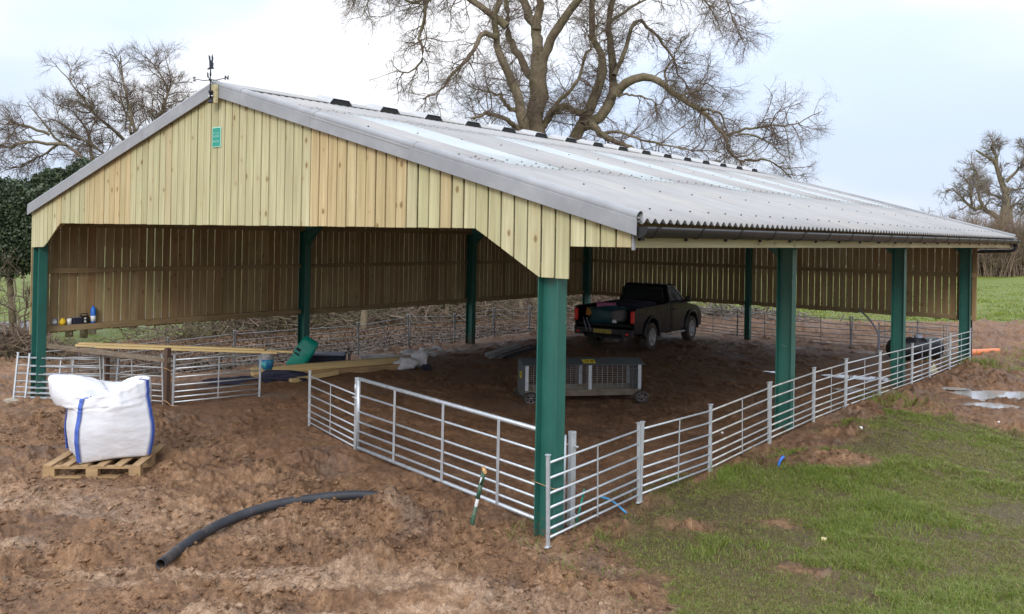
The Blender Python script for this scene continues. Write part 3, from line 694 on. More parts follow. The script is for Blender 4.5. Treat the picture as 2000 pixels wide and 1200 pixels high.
mb = MB(); mb.mi = 0; mb.bx(RX+.015, RX+.165, -.245, -.205, 4.86, 5.12); mb.build('apex_block', MAT['fascia'], barn)
# gable boards
def zbot(x):
    return float(np.interp(x, [0, .60, 1.21, 11.10, 11.97, 12.335], [2.675, 2.70, 3.135, 3.135, 2.65, 2.65]))
gb = MB(); N = 70; p = (12.335-.03)/N; g = np.random.default_rng(11)
for k in range(N+4):
    xa = .03+k*p+.005; xb = xa+p-.018-.006*g.random()
    if k >= N: za = zb = 2.972
    else: za, zb = zbot(xa), zbot(xb)
    ja = (g.random()-.5)*.006; za += ja; zb += ja
    X = .5*(xa+xb)
    tn = .1*g.random()
    if 11 < k < 21: tn = .45+.4*g.random()
    if 47 <= k < 57: tn = .5+.5*g.random()
    if k in (6, 27, 60, 73): tn = .35+.3*g.random()
    gb.tone = float(min(1, tn)); yo = -.098-.008*g.random()
    ta, tb = roof_z(xa)-.05, roof_z(xb)-.05
    A = [(xa, yo-.022, za), (xb, yo-.022, zb), (xb, yo, zb), (xa, yo, za), (xa, yo-.022, ta), (xb, yo-.022, tb), (xb, yo, tb), (xa, yo, ta)]
    gb.hexa(A)
gb.build('gable_boards', MAT['board'], barn, .003, 1)
mb = MB(); mb.bar((.1, -.055, 3.2), (13.0, -.055, 3.2), .05, .10); mb.bar((1.3, -.055, 3.6), (11.6, -.055, 3.6), .05, .10); mb.bar((3.2, -.055, 4.15), (9.3, -.055, 4.15), .05, .1)
mb.bar((.05, -.06, 2.74), (1.2, -.06, 3.16), .05, .09); mb.bar((11.1, -.06, 3.16), (12.0, -.06, 2.72), .05, .09)
mb.build('gable_rail', MAT['railx'], barn)
# left wall boards and rails
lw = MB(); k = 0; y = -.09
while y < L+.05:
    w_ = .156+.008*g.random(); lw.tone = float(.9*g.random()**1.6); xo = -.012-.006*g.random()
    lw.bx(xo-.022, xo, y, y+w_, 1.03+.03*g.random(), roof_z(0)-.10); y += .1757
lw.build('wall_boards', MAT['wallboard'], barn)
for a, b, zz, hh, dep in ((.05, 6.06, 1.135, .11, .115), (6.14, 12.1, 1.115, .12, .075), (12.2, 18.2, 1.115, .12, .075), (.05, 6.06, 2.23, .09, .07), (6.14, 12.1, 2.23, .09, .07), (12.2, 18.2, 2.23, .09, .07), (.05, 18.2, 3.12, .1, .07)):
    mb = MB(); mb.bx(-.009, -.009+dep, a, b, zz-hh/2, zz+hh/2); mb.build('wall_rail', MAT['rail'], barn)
# rear wall boards and rails
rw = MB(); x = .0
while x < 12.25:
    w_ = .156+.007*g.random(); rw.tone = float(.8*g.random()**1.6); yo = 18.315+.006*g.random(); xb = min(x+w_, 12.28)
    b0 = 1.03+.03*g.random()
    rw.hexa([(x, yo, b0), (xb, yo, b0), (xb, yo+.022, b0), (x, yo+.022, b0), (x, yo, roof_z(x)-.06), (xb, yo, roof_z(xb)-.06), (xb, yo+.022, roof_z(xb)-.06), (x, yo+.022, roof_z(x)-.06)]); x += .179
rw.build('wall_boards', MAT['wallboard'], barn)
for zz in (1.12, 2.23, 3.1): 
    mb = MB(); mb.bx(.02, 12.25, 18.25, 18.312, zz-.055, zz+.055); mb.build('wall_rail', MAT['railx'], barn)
# fascia, gutter, brackets, downpipe
mb = MB(); mb.bx(12.985, 13.02, -.09, 9.2, 2.972, 3.17); mb.bx(12.985, 13.02, 9.205, 18.4, 2.972, 3.17); mb.build('fascia', MAT['fascia'], barn)
mb = MB(); mb.bx(13.028, 13.05, -.12, -.088, 2.95, 3.15); mb.build('fascia_bracket', MAT['barge'], barn)
gx, gz, gr_ = 13.13, 3.168, .097
gt = MB(); V = []
ysg = [-.17, 18.62]; na = 14
for y in ysg:
    for rad in (gr_, gr_-.006):
        for k in range(na+1):
            a = PI+PI*k/na; V.append((gx+rad*math.cos(a), y, gz+rad*1.05*math.sin(a)))
m = na+1; F = []
for k in range(na):
    F += [(k, k+1, 2*m+k+1, 2*m+k), (m+k, 3*m+k, 3*m+k+1, m+k+1)]
F += [(0, 2*m, 3*m, m), (m-1, 2*m-1, 4*m-1, 3*m-1)]
gt.add(V, F, True)
gt.add([V[k] for k in range(m)], [tuple(range(m))]); gt.add([V[2*m+k] for k in range(m)], [tuple(range(m))[::-1]])
gut = gt.build('gutter', MAT['black'], barn)
for k in range(21):
    y = .0+k*.915; mb = MB(); wide = .03 if k % 4 else .075
    pts = [(gx+(gr_+.006)*math.cos(PI+PI*q/12), gz+(gr_+.006)*1.05*math.sin(PI+PI*q/12)) for q in range(13)]; inn = [(gx+(gr_+.0005)*math.cos(PI+PI*q/12), gz+(gr_+.0005)*1.05*math.sin(PI+PI*q/12)) for q in range(13)]
    mb.prism(pts+inn[::-1], (0, y, 0), (1, 0, 0), (0, 0, 1), (0, wide, 0)); mb.bx(13.021, 13.05, y+.002, y+wide-.002, gz-.13, gz-.03)
    mb.build('gutter_bracket', MAT['black'], gut)
mb = MB(); mb.tube([(13.125, 18.5, 3.09), (13.125, 18.5, 2.97), (13.09, 18.5, 2.91), (13.0, 18.49, 2.885), (12.35, 18.46, 2.86), (12.2, 18.45, 2.83), (12.12, 18.45, 2.7), (12.12, 18.45, .05)], .045, 12)
mb.tube([(13.125, 18.5, 3.12), (13.125, 18.5, 2.99)], .056, 12); mb.tube([(12.45, 18.463, 2.862), (12.35, 18.46, 2.858)], .054, 12); mb.build('downpipe', MAT['black'], gut)

# sign and weather vane
sg = thing('sign', 'small green sign with pale lettering screwed high on the timber gable', 'sign', (6.165, -.134, 4.39))
mb = MB(); mb.box((0, 0, 0), (.215, .006, .285)); mb.build('sign_border', MAT['signlight'], sg)
mb = MB(); mb.box((0, -.004, 0), (.19, .006, .26)); mb.build('sign_face', MAT['signgreen'], sg)
tx = MB(); gq = np.random.default_rng(4)
for zz, words, hh in ((.055, ((-.07, -.015), (.005, .075)), .026), (.012, ((-.075, .075),), .026), (-.062, ((-.08, .08),), .026)):
    for a, b in words:
        x = a
        while x < b-.006:
            w_ = .009+.004*gq.random(); tx.box((x+w_/2, -.0085, zz), (.0035, .003, hh)); 
            tx.box((x+w_*.7, -.0085, zz+hh*(.5-.15*gq.integers(0, 3))-.002), (w_*.55, .003, .004)); x += w_+.006
tx.build('sign_lettering', MAT['signlight'], sg)
vane = thing('weather_vane', 'black iron weather vane with letters N, E, S and W on the barn apex', 'weather vane', (RX+.075, -.275, 4.97))
mb = MB(); mb.tube([(0, 0, -.06), (0, 0, .42)], [.012, .009], 10); mb.tube([(0, 0, .34), (0, 0, .45)], [.016, .010], 10)
mb.lathe([(.010, .24), (.035, .265), (.010, .29)], (0, 0, 0), n=12); mb.build('vane_pole', MAT['iron'], vane)
mb = MB(); mb.box((0, .02, -.03), (.075, .016, .22))
for sx in (-1, 1):
    for zz in (.06, -.12): mb.lathe([(.026, 0), (.026, .012), (0, .02)], (sx*.028, .008, zz), (0, -1, 0), 10)
mb.build('vane_bracket', MAT['iron'], vane)
mb = MB()
for sx in (-1, 1): mb.lathe([(.016, 0), (.014, .01), (0, .014)], (sx*.045, .01, -.02), (0, -1, 0), 10)
mb.build('bolt_heads', MAT['chrome'], vane)
def text_mesh(ch, size, mat, parent, loc, rz, name):
    cu = bpy.data.curves.new('letter', 'FONT'); cu.body = ch; cu.size = size; cu.extrude = .006; cu.offset = .004; cu.align_x = 'CENTER'; cu.align_y = 'CENTER'
    t = bpy.data.objects.new('letter', cu); COL.objects.link(t)
    dg = bpy.context.evaluated_depsgraph_get(); me = bpy.data.meshes.new_from_object(t.evaluated_get(dg)); bpy.data.objects.remove(t)
    me.materials.clear(); me.materials.append(mat)
    o = bpy.data.objects.new(name, me); COL.objects.link(o); o.parent = parent; o.location = loc; o.rotation_euler = (PI/2, 0, rz); return o
ang = math.radians(22)
for ch, a, rot in (('N', ang, ang), ('S', ang+PI, ang), ('E', ang+PI/2+.5, ang+PI/2+.5+PI), ('W', ang-PI/2+.5, ang-PI/2+.5)):
    d = (math.cos(a), math.sin(a)); mb = MB()
    mb.tube([(d[0]*.0, d[1]*.0, .265), (d[0]*.12, d[1]*.12, .258), (d[0]*.27, d[1]*.27, .285)], .008, 6); mb.build('vane_arm', MAT['iron'], vane)
    text_mesh(ch, .10, MAT['iron'], vane, (d[0]*.31, d[1]*.31, .288), rot, 'vane_letter')
mb = MB(); fa = math.radians(108); fd = np.array([math.cos(fa), math.sin(fa), 0])
sil = [(-.10, .62), (.11, .70), (.12, .735), (.085, .74), (.095, .86), (.07, .90), (.085, 1.02), (.05, 1.13), (.03, 1.06), (.035, .95), (.0, .93), (-.02, 1.05), (-.065, 1.08), (-.06, 1.0), (-.04, .90), (-.03, .72), (-.09, .66)]
sil = [(a_*.75, .43+(b_-.62)*.58) for a_, b_ in sil]
mb.prism(sil, (0, 0, 0), fd, (0, 0, 1), np.array([-fd[1], fd[0], 0])*.008); mb.build('vane_figure', MAT['iron'], vane)
vane.scale = (.86, .86, .80)

# ------------------------------------------------------------------ hurdles
def hurdle_proto(mat_r, mat_p, length=1.80):
    rt = thing('sheep_hurdle', 'x', 'hurdle')
    zs = (.055, .14, .235, .345, .485, .635, .785)
    ra = MB(); ra.tube([(0.02, 0, 0), (length-.02, 0, 0)], .0125, 8); r0 = ra.build('rail', mat_r, rt); r0.location = (0, 0, zs[0])
    for z in zs[1:]:
        c = r0.copy(); COL.objects.link(c); c.parent = rt; c.location = (0, 0, z)
    pa = MB(); pa.bx(-.017, .017, -.016, .016, -.03, .86); pa.bx(-.024, .024, -.024, .024, .86, .872); pa.bx(-.04, .04, -.02, .02, -.035, -.027); p0 = pa.build('end_post', mat_p, rt, .003, 1); p0.location = (.012, 0, 0)
    p1 = p0.copy(); COL.objects.link(p1); p1.parent = rt; p1.location = (length-.012, 0, 0)
    pm = MB(); pm.bx(-.011, .011, -.017, -.012, .04, .80); q = pm.build('brace', mat_p, rt); q.location = (length/2, 0, 0)
    return rt
HP = {}
def place_hurdle(a, b, label, group, kind='galv', dz=(0, 0), tilt=0.0, scale_fit=True, za=None, zb=None):
    mats = {'galv': (MAT['galv'], MAT['galv']), 'mud': (MAT['galvmud'], MAT['galv']), 'dull': (MAT['galvdull'], MAT['galvdull'])}[kind]
    if kind not in HP: HP[kind] = [hurdle_proto(*mats), False]
    if HP[kind][1]: o = copy_tree(HP[kind][0])
    else: o = HP[kind][0]; HP[kind][1] = True
    za = G(*a)+dz[0] if za is None else za; zb = G(*b)+dz[1] if zb is None else zb
    d = Vector((b[0]-a[0], b[1]-a[1], zb-za)); ln = d.length
    o.location = (a[0], a[1], za); o.rotation_mode = 'XYZ'
    o.rotation_euler = (tilt, -math.asin(d.z/ln), math.atan2(d.y, d.x)); o.scale = (ln/1.80, 1, 1)
    tag(o, label, 'hurdle', group); return o
NTH = ['first', 'second', 'third', 'fourth', 'fifth', 'sixth', 'seventh', 'eighth', 'ninth', 'tenth', 'eleventh']
RP = [(12.21, -.25, .075), (12.21, 1.49, .125), (12.20, 3.25, .08), (12.22, 5.10, .15), (12.21, 6.87, .17), (12.21, 8.40, .16), (12.21, 10.34, .12), (12.21, 12.57, .07), (12.21, 14.02, .05), (12.21, 15.86, .04), (12.22, 17.98, .01)]
for i in range(10):
    a, b = RP[i], RP[i+1]; d = np.array([b[0]-a[0], b[1]-a[1]]); d = d/np.linalg.norm(d)*.008
    extra = (' starting at the front corner column' if i == 0 else ' ending at the far corner column' if i == 9 else ' from the front corner column')
    place_hurdle((a[0]+d[0], a[1]+d[1]), (b[0]-d[0], b[1]-d[1]), 'galvanised hurdle, %s in the row along the grass%s' % (NTH[i], extra), 'hurdles along the grass side of the barn', 'mud' if i in (2, 3, 4, 6) else 'galv', za=a[2], zb=b[2])
BP = [(-.30, .1), (-.45, 1.85), (-.55, 3.0), (-.62, 4.72), (-.40, 6.45), (-.28, 8.22), (-.26, 10.05), (-.25, 11.9), (-.26, 13.72), (-.26, 15.5), (-.25, 17.3), (.2, 18.75)]
for i in range(len(BP)-1):
    a, b = BP[i], BP[i+1]
    place_hurdle(a, b, 'dull weathered hurdle, %s from the open gable in the row under the left wall boards' % NTH[i], 'hurdles under the left wall', 'dull', dz=(-.02, -.02))
QP = [(.35, 18.9), (2.1, 18.8), (3.85, 18.72), (5.55, 18.62), (7.35, 18.52), (9.1, 18.35), (10.6, 19.35), (12.1, 18.75)]
for i in range(len(QP)-1):
    a, b = QP[i], QP[i+1]
    place_hurdle(a, b, 'dull weathered hurdle, %s from the left in the row under the rear wall' % NTH[i], 'hurdles under the rear wall', 'dull', dz=(.0, .0))
place_hurdle((10.0, 17.9), (11.6, 18.45), 'spare hurdle standing inside the rear row near the dark water tank', None, 'dull')
place_hurdle((6.06, 1.68), (7.90, 1.06), 'short bright hurdle fixed to the left end of the field gate', None, 'galv')
place_hurdle((3.27, .93), (3.50, 2.55), 'hurdle swung inward from the brown stained post, timber resting on its top', None, 'galv')
place_hurdle((.24, .12), (1.55, .55), 'hurdle tied between the front left column and a stained wooden post', 'hurdles across the left front', 'dull', dz=(-.03, 0))
place_hurdle((1.6, .56), (3.16, .84), 'dull hurdle between the two stained wooden posts behind the bulk bag', 'hurdles across the left front', 'dull')
for k, (a, b, lb) in enumerate((((-.12, -.32), (1.28, .68), 'outer of two loose hurdles leaning at the front left column'), ((.14, -.22), (1.58, .78), 'inner of two loose hurdles leaning at the front left column'))):
    place_hurdle(a, b, lb, None, 'galv', tilt=-.14, za=-.16, zb=-.15)

# ------------------------------------------------------------------ field gate and its posts
ga, gbb = np.array([7.97, 1.03]), np.array([12.02, .27]); gv = gbb-ga; gl = float(np.linalg.norm(gv))
gate = thing('field_gate', 'long galvanised seven-bar field gate closing the front of the pen', 'gate', (ga[0], ga[1], .03), (0, math.radians(.4), math.atan2(gv[1], gv[0])))
zg = (.045, .15, .275, .405, .545, .775, 1.00)
for i, z in enumerate(zg):
    mb = MB(); r_ = .024 if i == 0 else .026 if i == 6 else .0145
    mb.tube([(.02, 0, z), (gl-.02, 0, z)], r_, 12); mb.build('rail', MAT['galv'], gate)
for x in (.0, .955, 2.03, 3.09, gl):
    mb = MB()
    if x in (0., gl): mb.tube([(x, 0, .02), (x, 0, 1.02)], .026, 12)
    else: mb.bx(x-.022, x+.022, -.0295, -.021, .05, .985)
    mb.build('upright', MAT['galv'], gate, 0 if x in (0., gl) else .002, 1)
mb = MB(); mb.tube([(-.06, 0, .86), (.0, 0, .86)], .012, 8); mb.tube([(-.06, -.02, .80), (-.06, -.02, .92)], .012, 8); mb.tube([(.0, -.02, .72), (-.10, -.04, .74)], .010, 8); mb.build('latch', MAT['galv'], gate)
def sqpost(name, label, x, y, h, s, mat, rz=0, cat='post', hinge=False):
    t = thing(name, label, cat, (x, y, G(x, y)), (0, 0, rz)); mb = MB(); mb.bx(-s/2, s/2, -s/2, s/2, -.2, h); mb.build('shaft', mat, t, .004, 1)
    if hinge:
        for z in (.82, .12):
            mb = MB(); mb.tube([(-s/2, 0, z), (-s/2-.07, 0, z), (-s/2-.07, 0, z+.05)], .009, 8); mb.tube([(s/2, 0, z), (s/2+.05, .01, z)], .008, 8); mb.lathe([(.018, 0), (.018, .014)], (s/2+.02, 0, z), (1, 0, 0), 6); mb.build('hinge', MAT['galv'], t)
    return t
sqpost('gate_post', 'square galvanised gate post behind the front corner column', 12.085, .33, .97, .062, MAT['galv'], math.atan2(gv[1], gv[0]), hinge=True)
sqpost('latch_post', 'square galvanised latch post between the field gate and the short hurdle', 7.925, 1.05, 1.04, .06, MAT['galv'], math.atan2(gv[1], gv[0]))
t = sqpost('fence_post', 'dark stained wooden post holding up the old rail behind the bulk bag', 3.20, .87, .98, .085, MAT['oldpost'], .2)
t = sqpost('fence_post', 'shorter stained wooden post with the hurdles wired to it, left of the bulk bag', 1.58, .60, .86, .085, MAT['oldpost'], .1)
def twine(name, label, pts, r=.006, mat='twine'):
    mb = MB(); mb.tube(pts, r, 6); return tag(mb.build(name, MAT[mat]), label, 'twine')
twine('twine', 'orange twine tied round the brown post at its foot', [(3.14, .8, .06), (3.2, .80, .12), (3.28, .82, .11), (3.38, .86, .04), (3.52, .9, .06)])
twine('twine', 'orange twine tied round the brown post near its middle', [(3.14, .80, .66), (3.2, .80, .68), (3.27, .83, .66), (3.31, .88, .62)])
twine('twine', 'pale twine wrapped round the front corner column', [(11.88, .10, .62), (11.90, -.10, .60), (12.18, -.10, .57), (12.2, .05, .565), (12.16, .30, .58)], .004)
# old rail and timber laid across
rl = MB(); rl.bar((.28, .12, .84), (3.25, .885, .80), .07, .09); tag(rl.build('old_rail', MAT['oldwood'], bevel=.01), 'weathered grey rail between the front left column and the brown post', 'rail')
tb = np.array([1.05, .30]); te = np.array([3.78, 2.62]); dv = (te-tb); ln = np.linalg.norm(dv); dv /= ln; nv = np.array([-dv[1], dv[0]])
TL = ['lowest board of the timber laid across the old rail', 'middle board of the timber across the old rail, furthest back', 'topmost pale board of the timber across the old rail', 'narrow batten lying along the front edge of the timber pile on the old rail']
for k, (off, s0, s1, z, w_, h_) in enumerate(((-.03, .0, ln, .905, .12, .035), (.10, .15, ln+.35, .905, .10, .035), (.02, .05, ln-.15, .942, .13, .03), (-.11, .4, ln+.1, .903, .05, .04))):
    a = tb+nv*off+dv*s0; b = tb+nv*off+dv*s1
    mb = MB(); dz = .055
    mb.bar((-(s1-s0)/2, 0, 0), ((s1-s0)/2, 0, 0), w_, h_)
    o = mb.build('timber_board', MAT['timber'], bevel=.003, seg=1); c = (a+b)/2; o.location = (c[0], c[1], z-.03); o.rotation_euler = (0, .02, math.atan2(dv[1], dv[0])+.01*(k-1)); tag(o, TL[k], 'timber', 'timber laid across the old rail')

# ------------------------------------------------------------------ pallet and bulk bag
PZ = G(6.2, -1.6)+.01; PR = math.radians(44)
pal = thing('pallet', 'pale wooden pallet under the white bulk bag', 'pallet', (6.22, -1.64, .0), (0, 0, PR))
PW, PD = 1.16, 1.06
for k in range(6):     # deck boards run front to back
    x = -PW/2+.06+k*(PW-.12)/5; mb = MB(); mb.bx(-PD/2, PD/2, -.052, .052, -.011, .011)
    o = mb.build('deck_board', MAT['pallet'], pal, .002, 1); o.location = (x, 0, .151); o.rotation_euler = (0, 0, PI/2+.01*(k % 3-1))
for y in (-PD/2+.05, 0, PD/2-.05):
    mb = MB(); mb.bx(-PW/2, PW/2, -.05, .05, .118, .139); mb.build('stringer_board', MAT['pallet'], pal).location = (0, y, 0)
    mb = MB(); mb.bx(-PW/2, PW/2, -.05, .05, .0, .022); mb.build('base_board', MAT['pallet'], pal).location = (0, y, 0)
    for x in (-PW/2+.07, 0, PW/2-.07):
        mb = MB(); mb.bx(x-.07, x+.07, -.049, .049, .0225, .1175); mb.build('block', MAT['pallet'], pal).location = (0, y, 0)
bag = thing('bulk_bag', 'full white bulk bag with blue corner straps standing on a pallet', 'bag', (6.19, -1.62, .163), (0, 0, math.radians(74)))
bag.scale = (1.07, 1.07, 1.05)
def bag_surface():
    nT, nK = 96, 60; V = np.zeros((nK, nT, 3)); th = np.linspace(0, 2*PI, nT, endpoint=False)
    ax_l = math.radians(219.5)-math.radians(74)          # image left, in bag space
    cl = np.cos(th-ax_l); ax_c = math.radians(-129.5+0)-0
    cam_a = math.radians(-28)-math.radians(74); cf = np.cos(th-cam_a)
    for k in range(nK):
        t = k/(nK-1)
        hw = .40
        sq = hw/np.maximum(np.abs(np.cos(th)), np.abs(np.sin(th))); rnd = hw*1.13
        if t < .08: q = t/.08; z = .0+.0*q; r = sq*(.90*q); zz = np.zeros(nT)
        elif t < .62:
            q = (t-.08)/.54; bul = .93+.17*math.sin(min(1, q*1.25)*PI*.62)-.03*q
            mixr = .55*(1-q)+.45; rad = (sq*mixr+rnd*(1-mixr)); r = rad*bul; zz = np.full(nT, .62*q**.95)+.0
            zz = zz+.02*(1-q)**3*np.abs(np.cos(2*th))
        else:
            q = (t-.62)/.38
            rim = .80-.02*cf+.15*np.maximum(0, cl)**3+.17*np.maximum(0, -cl)**3
            top = min(1, q/.55); rad = sq*.45+rnd*.55
            flare = (.30*np.maximum(0, cl)**2*math.sin(min(1, q/.9)*PI)**.8+.03*np.maximum(0, -cl)**2*math.sin(q*PI))
            # flap on the left bulges out and hangs before it folds in
            sag = -.10*np.maximum(0, cl)**2*math.sin(min(1, q/.40)*PI)
            if q < .55:
                s = q/.55; r = rad*(1.06-.12*s)+flare; zz = .62+(rim-.62)*s+sag
            else:
                s = (q-.55)/.45; r = (rad*.94+flare)*(1-s)**.85+1e-4; zz = rim-.02+.03*math.sin(s*PI)-.15*s*s
        V[k, :, 0] = r*np.cos(th); V[k, :, 1] = r*np.sin(th); V[k, :, 2] = zz
        if t > .08:
            u = th*2.2; fold = (fbm(np.cos(th)*2.4+t*2+9, np.sin(th)*2.4+t*4, 4, .55)-.5); am = .028+.15*sm(.52, .8, t)
            V[k, :, 0] += np.cos(th)*fold*am; V[k, :, 1] += np.sin(th)*fold*am
            V[k, :, 2] += (fbm(np.cos(th)*3+3, np.sin(th)*3+t*3, 3)-.5)*.07*sm(.55, .8, t)
            cr = np.abs(vnoise(th*1.2+30, np.full(nT, t*26))-.5)*2; d_ = -.012*np.maximum(0, 1-cr*3)*sm(.55, .62, t)*(1-sm(.70, .76, t))
            V[k, :, 0] += np.cos(th)*d_; V[k, :, 1] += np.sin(th)*d_
    return V
BV = bag_surface(); nK, nT = BV.shape[:2]
i, j = np.meshgrid(np.arange(nK-1), np.arange(nT), indexing='ij'); j2 = (j+1) % nT
Q = np.stack([i*nT+j, i*nT+j2, (i+1)*nT+j2, (i+1)*nT+j], -1).reshape(-1, 4)
mesh_obj('sack', BV.reshape(-1, 3), Q.ravel(), np.full(len(Q), 4), MAT['bag'], smooth=True, parent=bag)
for c in range(4):
    jc = int(round((45+90*c)/360*nT)) % nT; mb = MB(); rows = []
    for k in range(6, 53):
        m_ = BV[k, jc]; o_ = np.array([m_[0], m_[1], 0]); o_ /= np.linalg.norm(o_); tg = np.array([-o_[1], o_[0], 0])
        a_, b_ = BV[k, (jc-1) % nT], BV[k, (jc+1) % nT]
        pc = m_+o_*.010; w_ = .024; rows.append((pc-tg*w_-o_*.004, pc+tg*w_-o_*.004, pc+tg*w_+o_*.006, pc-tg*w_+o_*.006))
    V = [p_ for r_ in rows for p_ in r_]; F = []
    for q in range(len(rows)-1):
        for e in range(4): F.append((q*4+e, q*4+(e+1) % 4, q*4+4+(e+1) % 4, q*4+4+e))
    F += [(3, 2, 1, 0), tuple(len(V)-4+e for e in range(4))]
    mb.add(V, F, False); mb.build('corner_strap', MAT['blue'], bag)
    top = rows[-1][0]*.5+rows[-1][1]*.5; o_ = np.array([top[0], top[1], 0]); o_ /= np.linalg.norm(o_); tg = np.array([-o_[1], o_[0], 0])
    mb = MB(); pr = []; sd_ = 1 if c % 2 else -1
    for q in range(15):
        a_ = q/14; x_ = .085*math.sin(a_*PI)*(1-.3*a_); z_ = -.22*math.sin(a_*PI*.5)**2 if a_ <= 1 else 0
        ph = a_*2*PI; pr.append(top+o_*(.022+.02*math.sin(a_*PI))+tg*(.045+.05*math.cos(ph+PI)+.015)+np.array([0, 0, .012-.11*(1-math.cos(ph))*.95+.0]))
    for q in range(len(pr)-1): mb.bar(pr[q], pr[q+1], .006, .034, up=tg if False else (tg[0]*.2+o_[0]*.0, tg[1]*.2, 1))
    mb.build('lifting_loop', MAT['greystrap'], bag)

# ------------------------------------------------------------------ drain pipe and spade in front
pp = [(9.90, -2.96), (9.62, -2.55), (9.40, -2.10), (9.33, -1.68), (9.40, -1.22), (9.58, -.80), (9.80, -.42), (9.98, -.22)]
def cat_rom(P, m=10):
    P = [np.array(p, float) for p in P]; P = [2*P[0]-P[1]]+P+[2*P[-1]-P[-2]]; o = []
    for i in range(1, len(P)-2):
        for k in range(m):
            t = k/m; a, b, c, d = P[i-1], P[i], P[i+1], P[i+2]; o.append(.5*((2*b)+(-a+c)*t+(2*a-5*b+4*c-d)*t*t+(-a+3*b-3*c+d)*t**3))
    o.append(P[-2]); return o
cl = cat_rom(pp, 14); rp = .050; hgt = [G(*p) for p in cl]; hs = np.convolve(np.pad(hgt, 22, 'edge'), np.ones(45)/45, 'valid')
mb = MB(); n = 20; C3 = [np.array([p[0], p[1], h+rp*1.02]) for p, h in zip(cl, hs)]
for rad in (rp, rp-.007): mb.tube(C3, [rad*(1+.015*math.sin(i*2.4)) if rad == rp else rad for i in range(len(C3))], n, False)
m_ = len(C3)*n
for b in (0, (len(C3)-1)*n):
    for k in range(n): mb.F.append([b+k, b+(k+1) % n, m_+b+(k+1) % n, m_+b+k]); mb.M.append(0); mb.S.append(False); mb.T.append(0)
tag(mb.build('drain_pipe', MAT['pipe']), 'length of black plastic drain pipe curving over the mud in front', 'pipe')
spz = G(11.36, -.47); spade = thing('spade', 'digging spade stuck upright in the mud before the gate', 'spade', (11.36, -.47, spz-.27), (math.radians(4), math.radians(11), math.radians(50)))
mb = MB(); mb.tube([(0, 0, .30), (0, 0, .76)], [.019, .017], 10); mb.build('shaft', MAT['white'], spade)
mb = MB(); mb.tube([(0, 0, .10), (0, 0, .28), (0, 0, .46)], [.028, .024, .021], 10); mb.bx(-.085, .085, -.008, .008, -.12, .12); mb.bx(-.09, .09, -.014, .014, .112, .126); mb.build('blade', MAT['spadegreen'], spade, .003, 1)
mb = MB(); mb.tube([(0, 0, .54), (0, 0, .70)], [.0205, .022], 10); mb.tube([(0, 0, .68), (0, .045, .76), (0, .055, .84)], [.018, .014, .012], 8); mb.tube([(0, 0, .68), (0, -.045, .76), (0, -.055, .84)], [.018, .014, .012], 8); mb.build('yoke', MAT['spadegreen'], spade)
mb = MB(); mb.tube([(0, -.068, .84), (0, .068, .84)], .018, 12); mb.build('grip', MAT['spadewood'], spade)

# ------------------------------------------------------------------ creep feeder on wheels
fa_ = math.atan2(6.93-5.21, 8.99-7.59)
fe = thing('creep_feeder', 'grey wheeled livestock feeder with mesh sides inside the pen', 'feeder', (7.50, 5.40, G(8, 6)), (0, 0, fa_))
FL, FD, FH = 2.22, .62, .74
fe.scale = (1, 1, .74)
mb = MB()
for x in (0., FL-.004):
    mb.prism([(.06, .16), (FD-.06, .16), (FD, .46), (FD, .90), (FD+.03, .98), (FD*.5+.10, 1.05), (FD*.5-.10, 1.05), (-.03, .98), (0, .90), (0, .46)], (x-.004, 0, 0), (0, 1, 0), (0, 0, 1), (.012, 0, 0))
    mb.build('end_panel', MAT['feeder'], fe); mb = MB()
mb = MB(); A = [(-.05, .955), (FD*.5-.10, 1.058), (FD*.5+.10, 1.058), (FD+.05, .955), (FD+.05, .945), (FD*.5+.10, 1.05), (FD*.5-.10, 1.05), (-.05, .945)]
mb.prism(A, (-.05, 0, 0), (0, 1, 0), (0, 0, 1), (FL+.10, 0, 0)); mb.build('roof_cover', MAT['feeder'], fe)
mb = MB(); mb.prism([(.08, .16), (FD-.08, .16), (FD+.01, .335), (FD-.01, .335), (FD-.10, .20), (.10, .20), (.01, .335), (-.01, .335)], (.012, 0, 0), (0, 1, 0), (0, 0, 1), (FL-.03, 0, 0)); mb.build('trough', MAT['trough'], fe)
for x in (.03, FL*.55, FL-.04):
    for y in (-.004, FD+.004):
        mb = MB(); mb.bx(x-.03, x+.03, y-.012, y+.012, .33, .945); mb.build('post', MAT['galv'], fe)
for y in (.012, FD-.012):
    mb = MB()
    for k in range(12): z = .37+k*.047; mb.tube([(.02, y, z), (FL-.02, y, z)], .003, 5, False)
    for k in range(22): x = .06+k*(FL-.12)/21; mb.tube([(x, y+.004, .345), (x, y+.004, .94)], .003, 5, False)
    mb.build('mesh_panel', MAT['galvdull'], fe)
def wheel(x, y, r, parent):
    mb = MB(); mb.lathe([(r*.72, -.03), (r*.95, -.034), (r, -.018), (r, .018), (r*.95, .034), (r*.72, .03)], (x, y, r), (0, 1, 0), 28); ty = mb.build('wheel', MAT['rubber'], parent)
    mb = MB(); mb.lathe([(r*.74, -.022), (r*.66, -.028), (r*.62, -.008), (r*.62, .008), (r*.66, .028), (r*.74, .022)], (x, y, r), (0, 1, 0), 28); mb.lathe([(.0, -.04), (.028, -.04), (.03, -.03), (.03, .04), (0, .04)], (x, y, r), (0, 1, 0), 12)
    for k in range(6):
        a = k*PI/3; mb.bar((x, y, r), (x+r*.68*math.cos(a), y, r+r*.68*math.sin(a)), .02, .035, up=(0, 1, 0))
    mb.build('rim', MAT['greystuff'], ty)
for x in (.10, FL-.02):
    for y in (-.07, FD+.07): wheel(x, y, .155 if x < 1 else .15, fe)
mb = MB(); mb.mi = 0; mb.box((-.0105, .33, .66), (.006, .14, .15)); mb.mi = 1
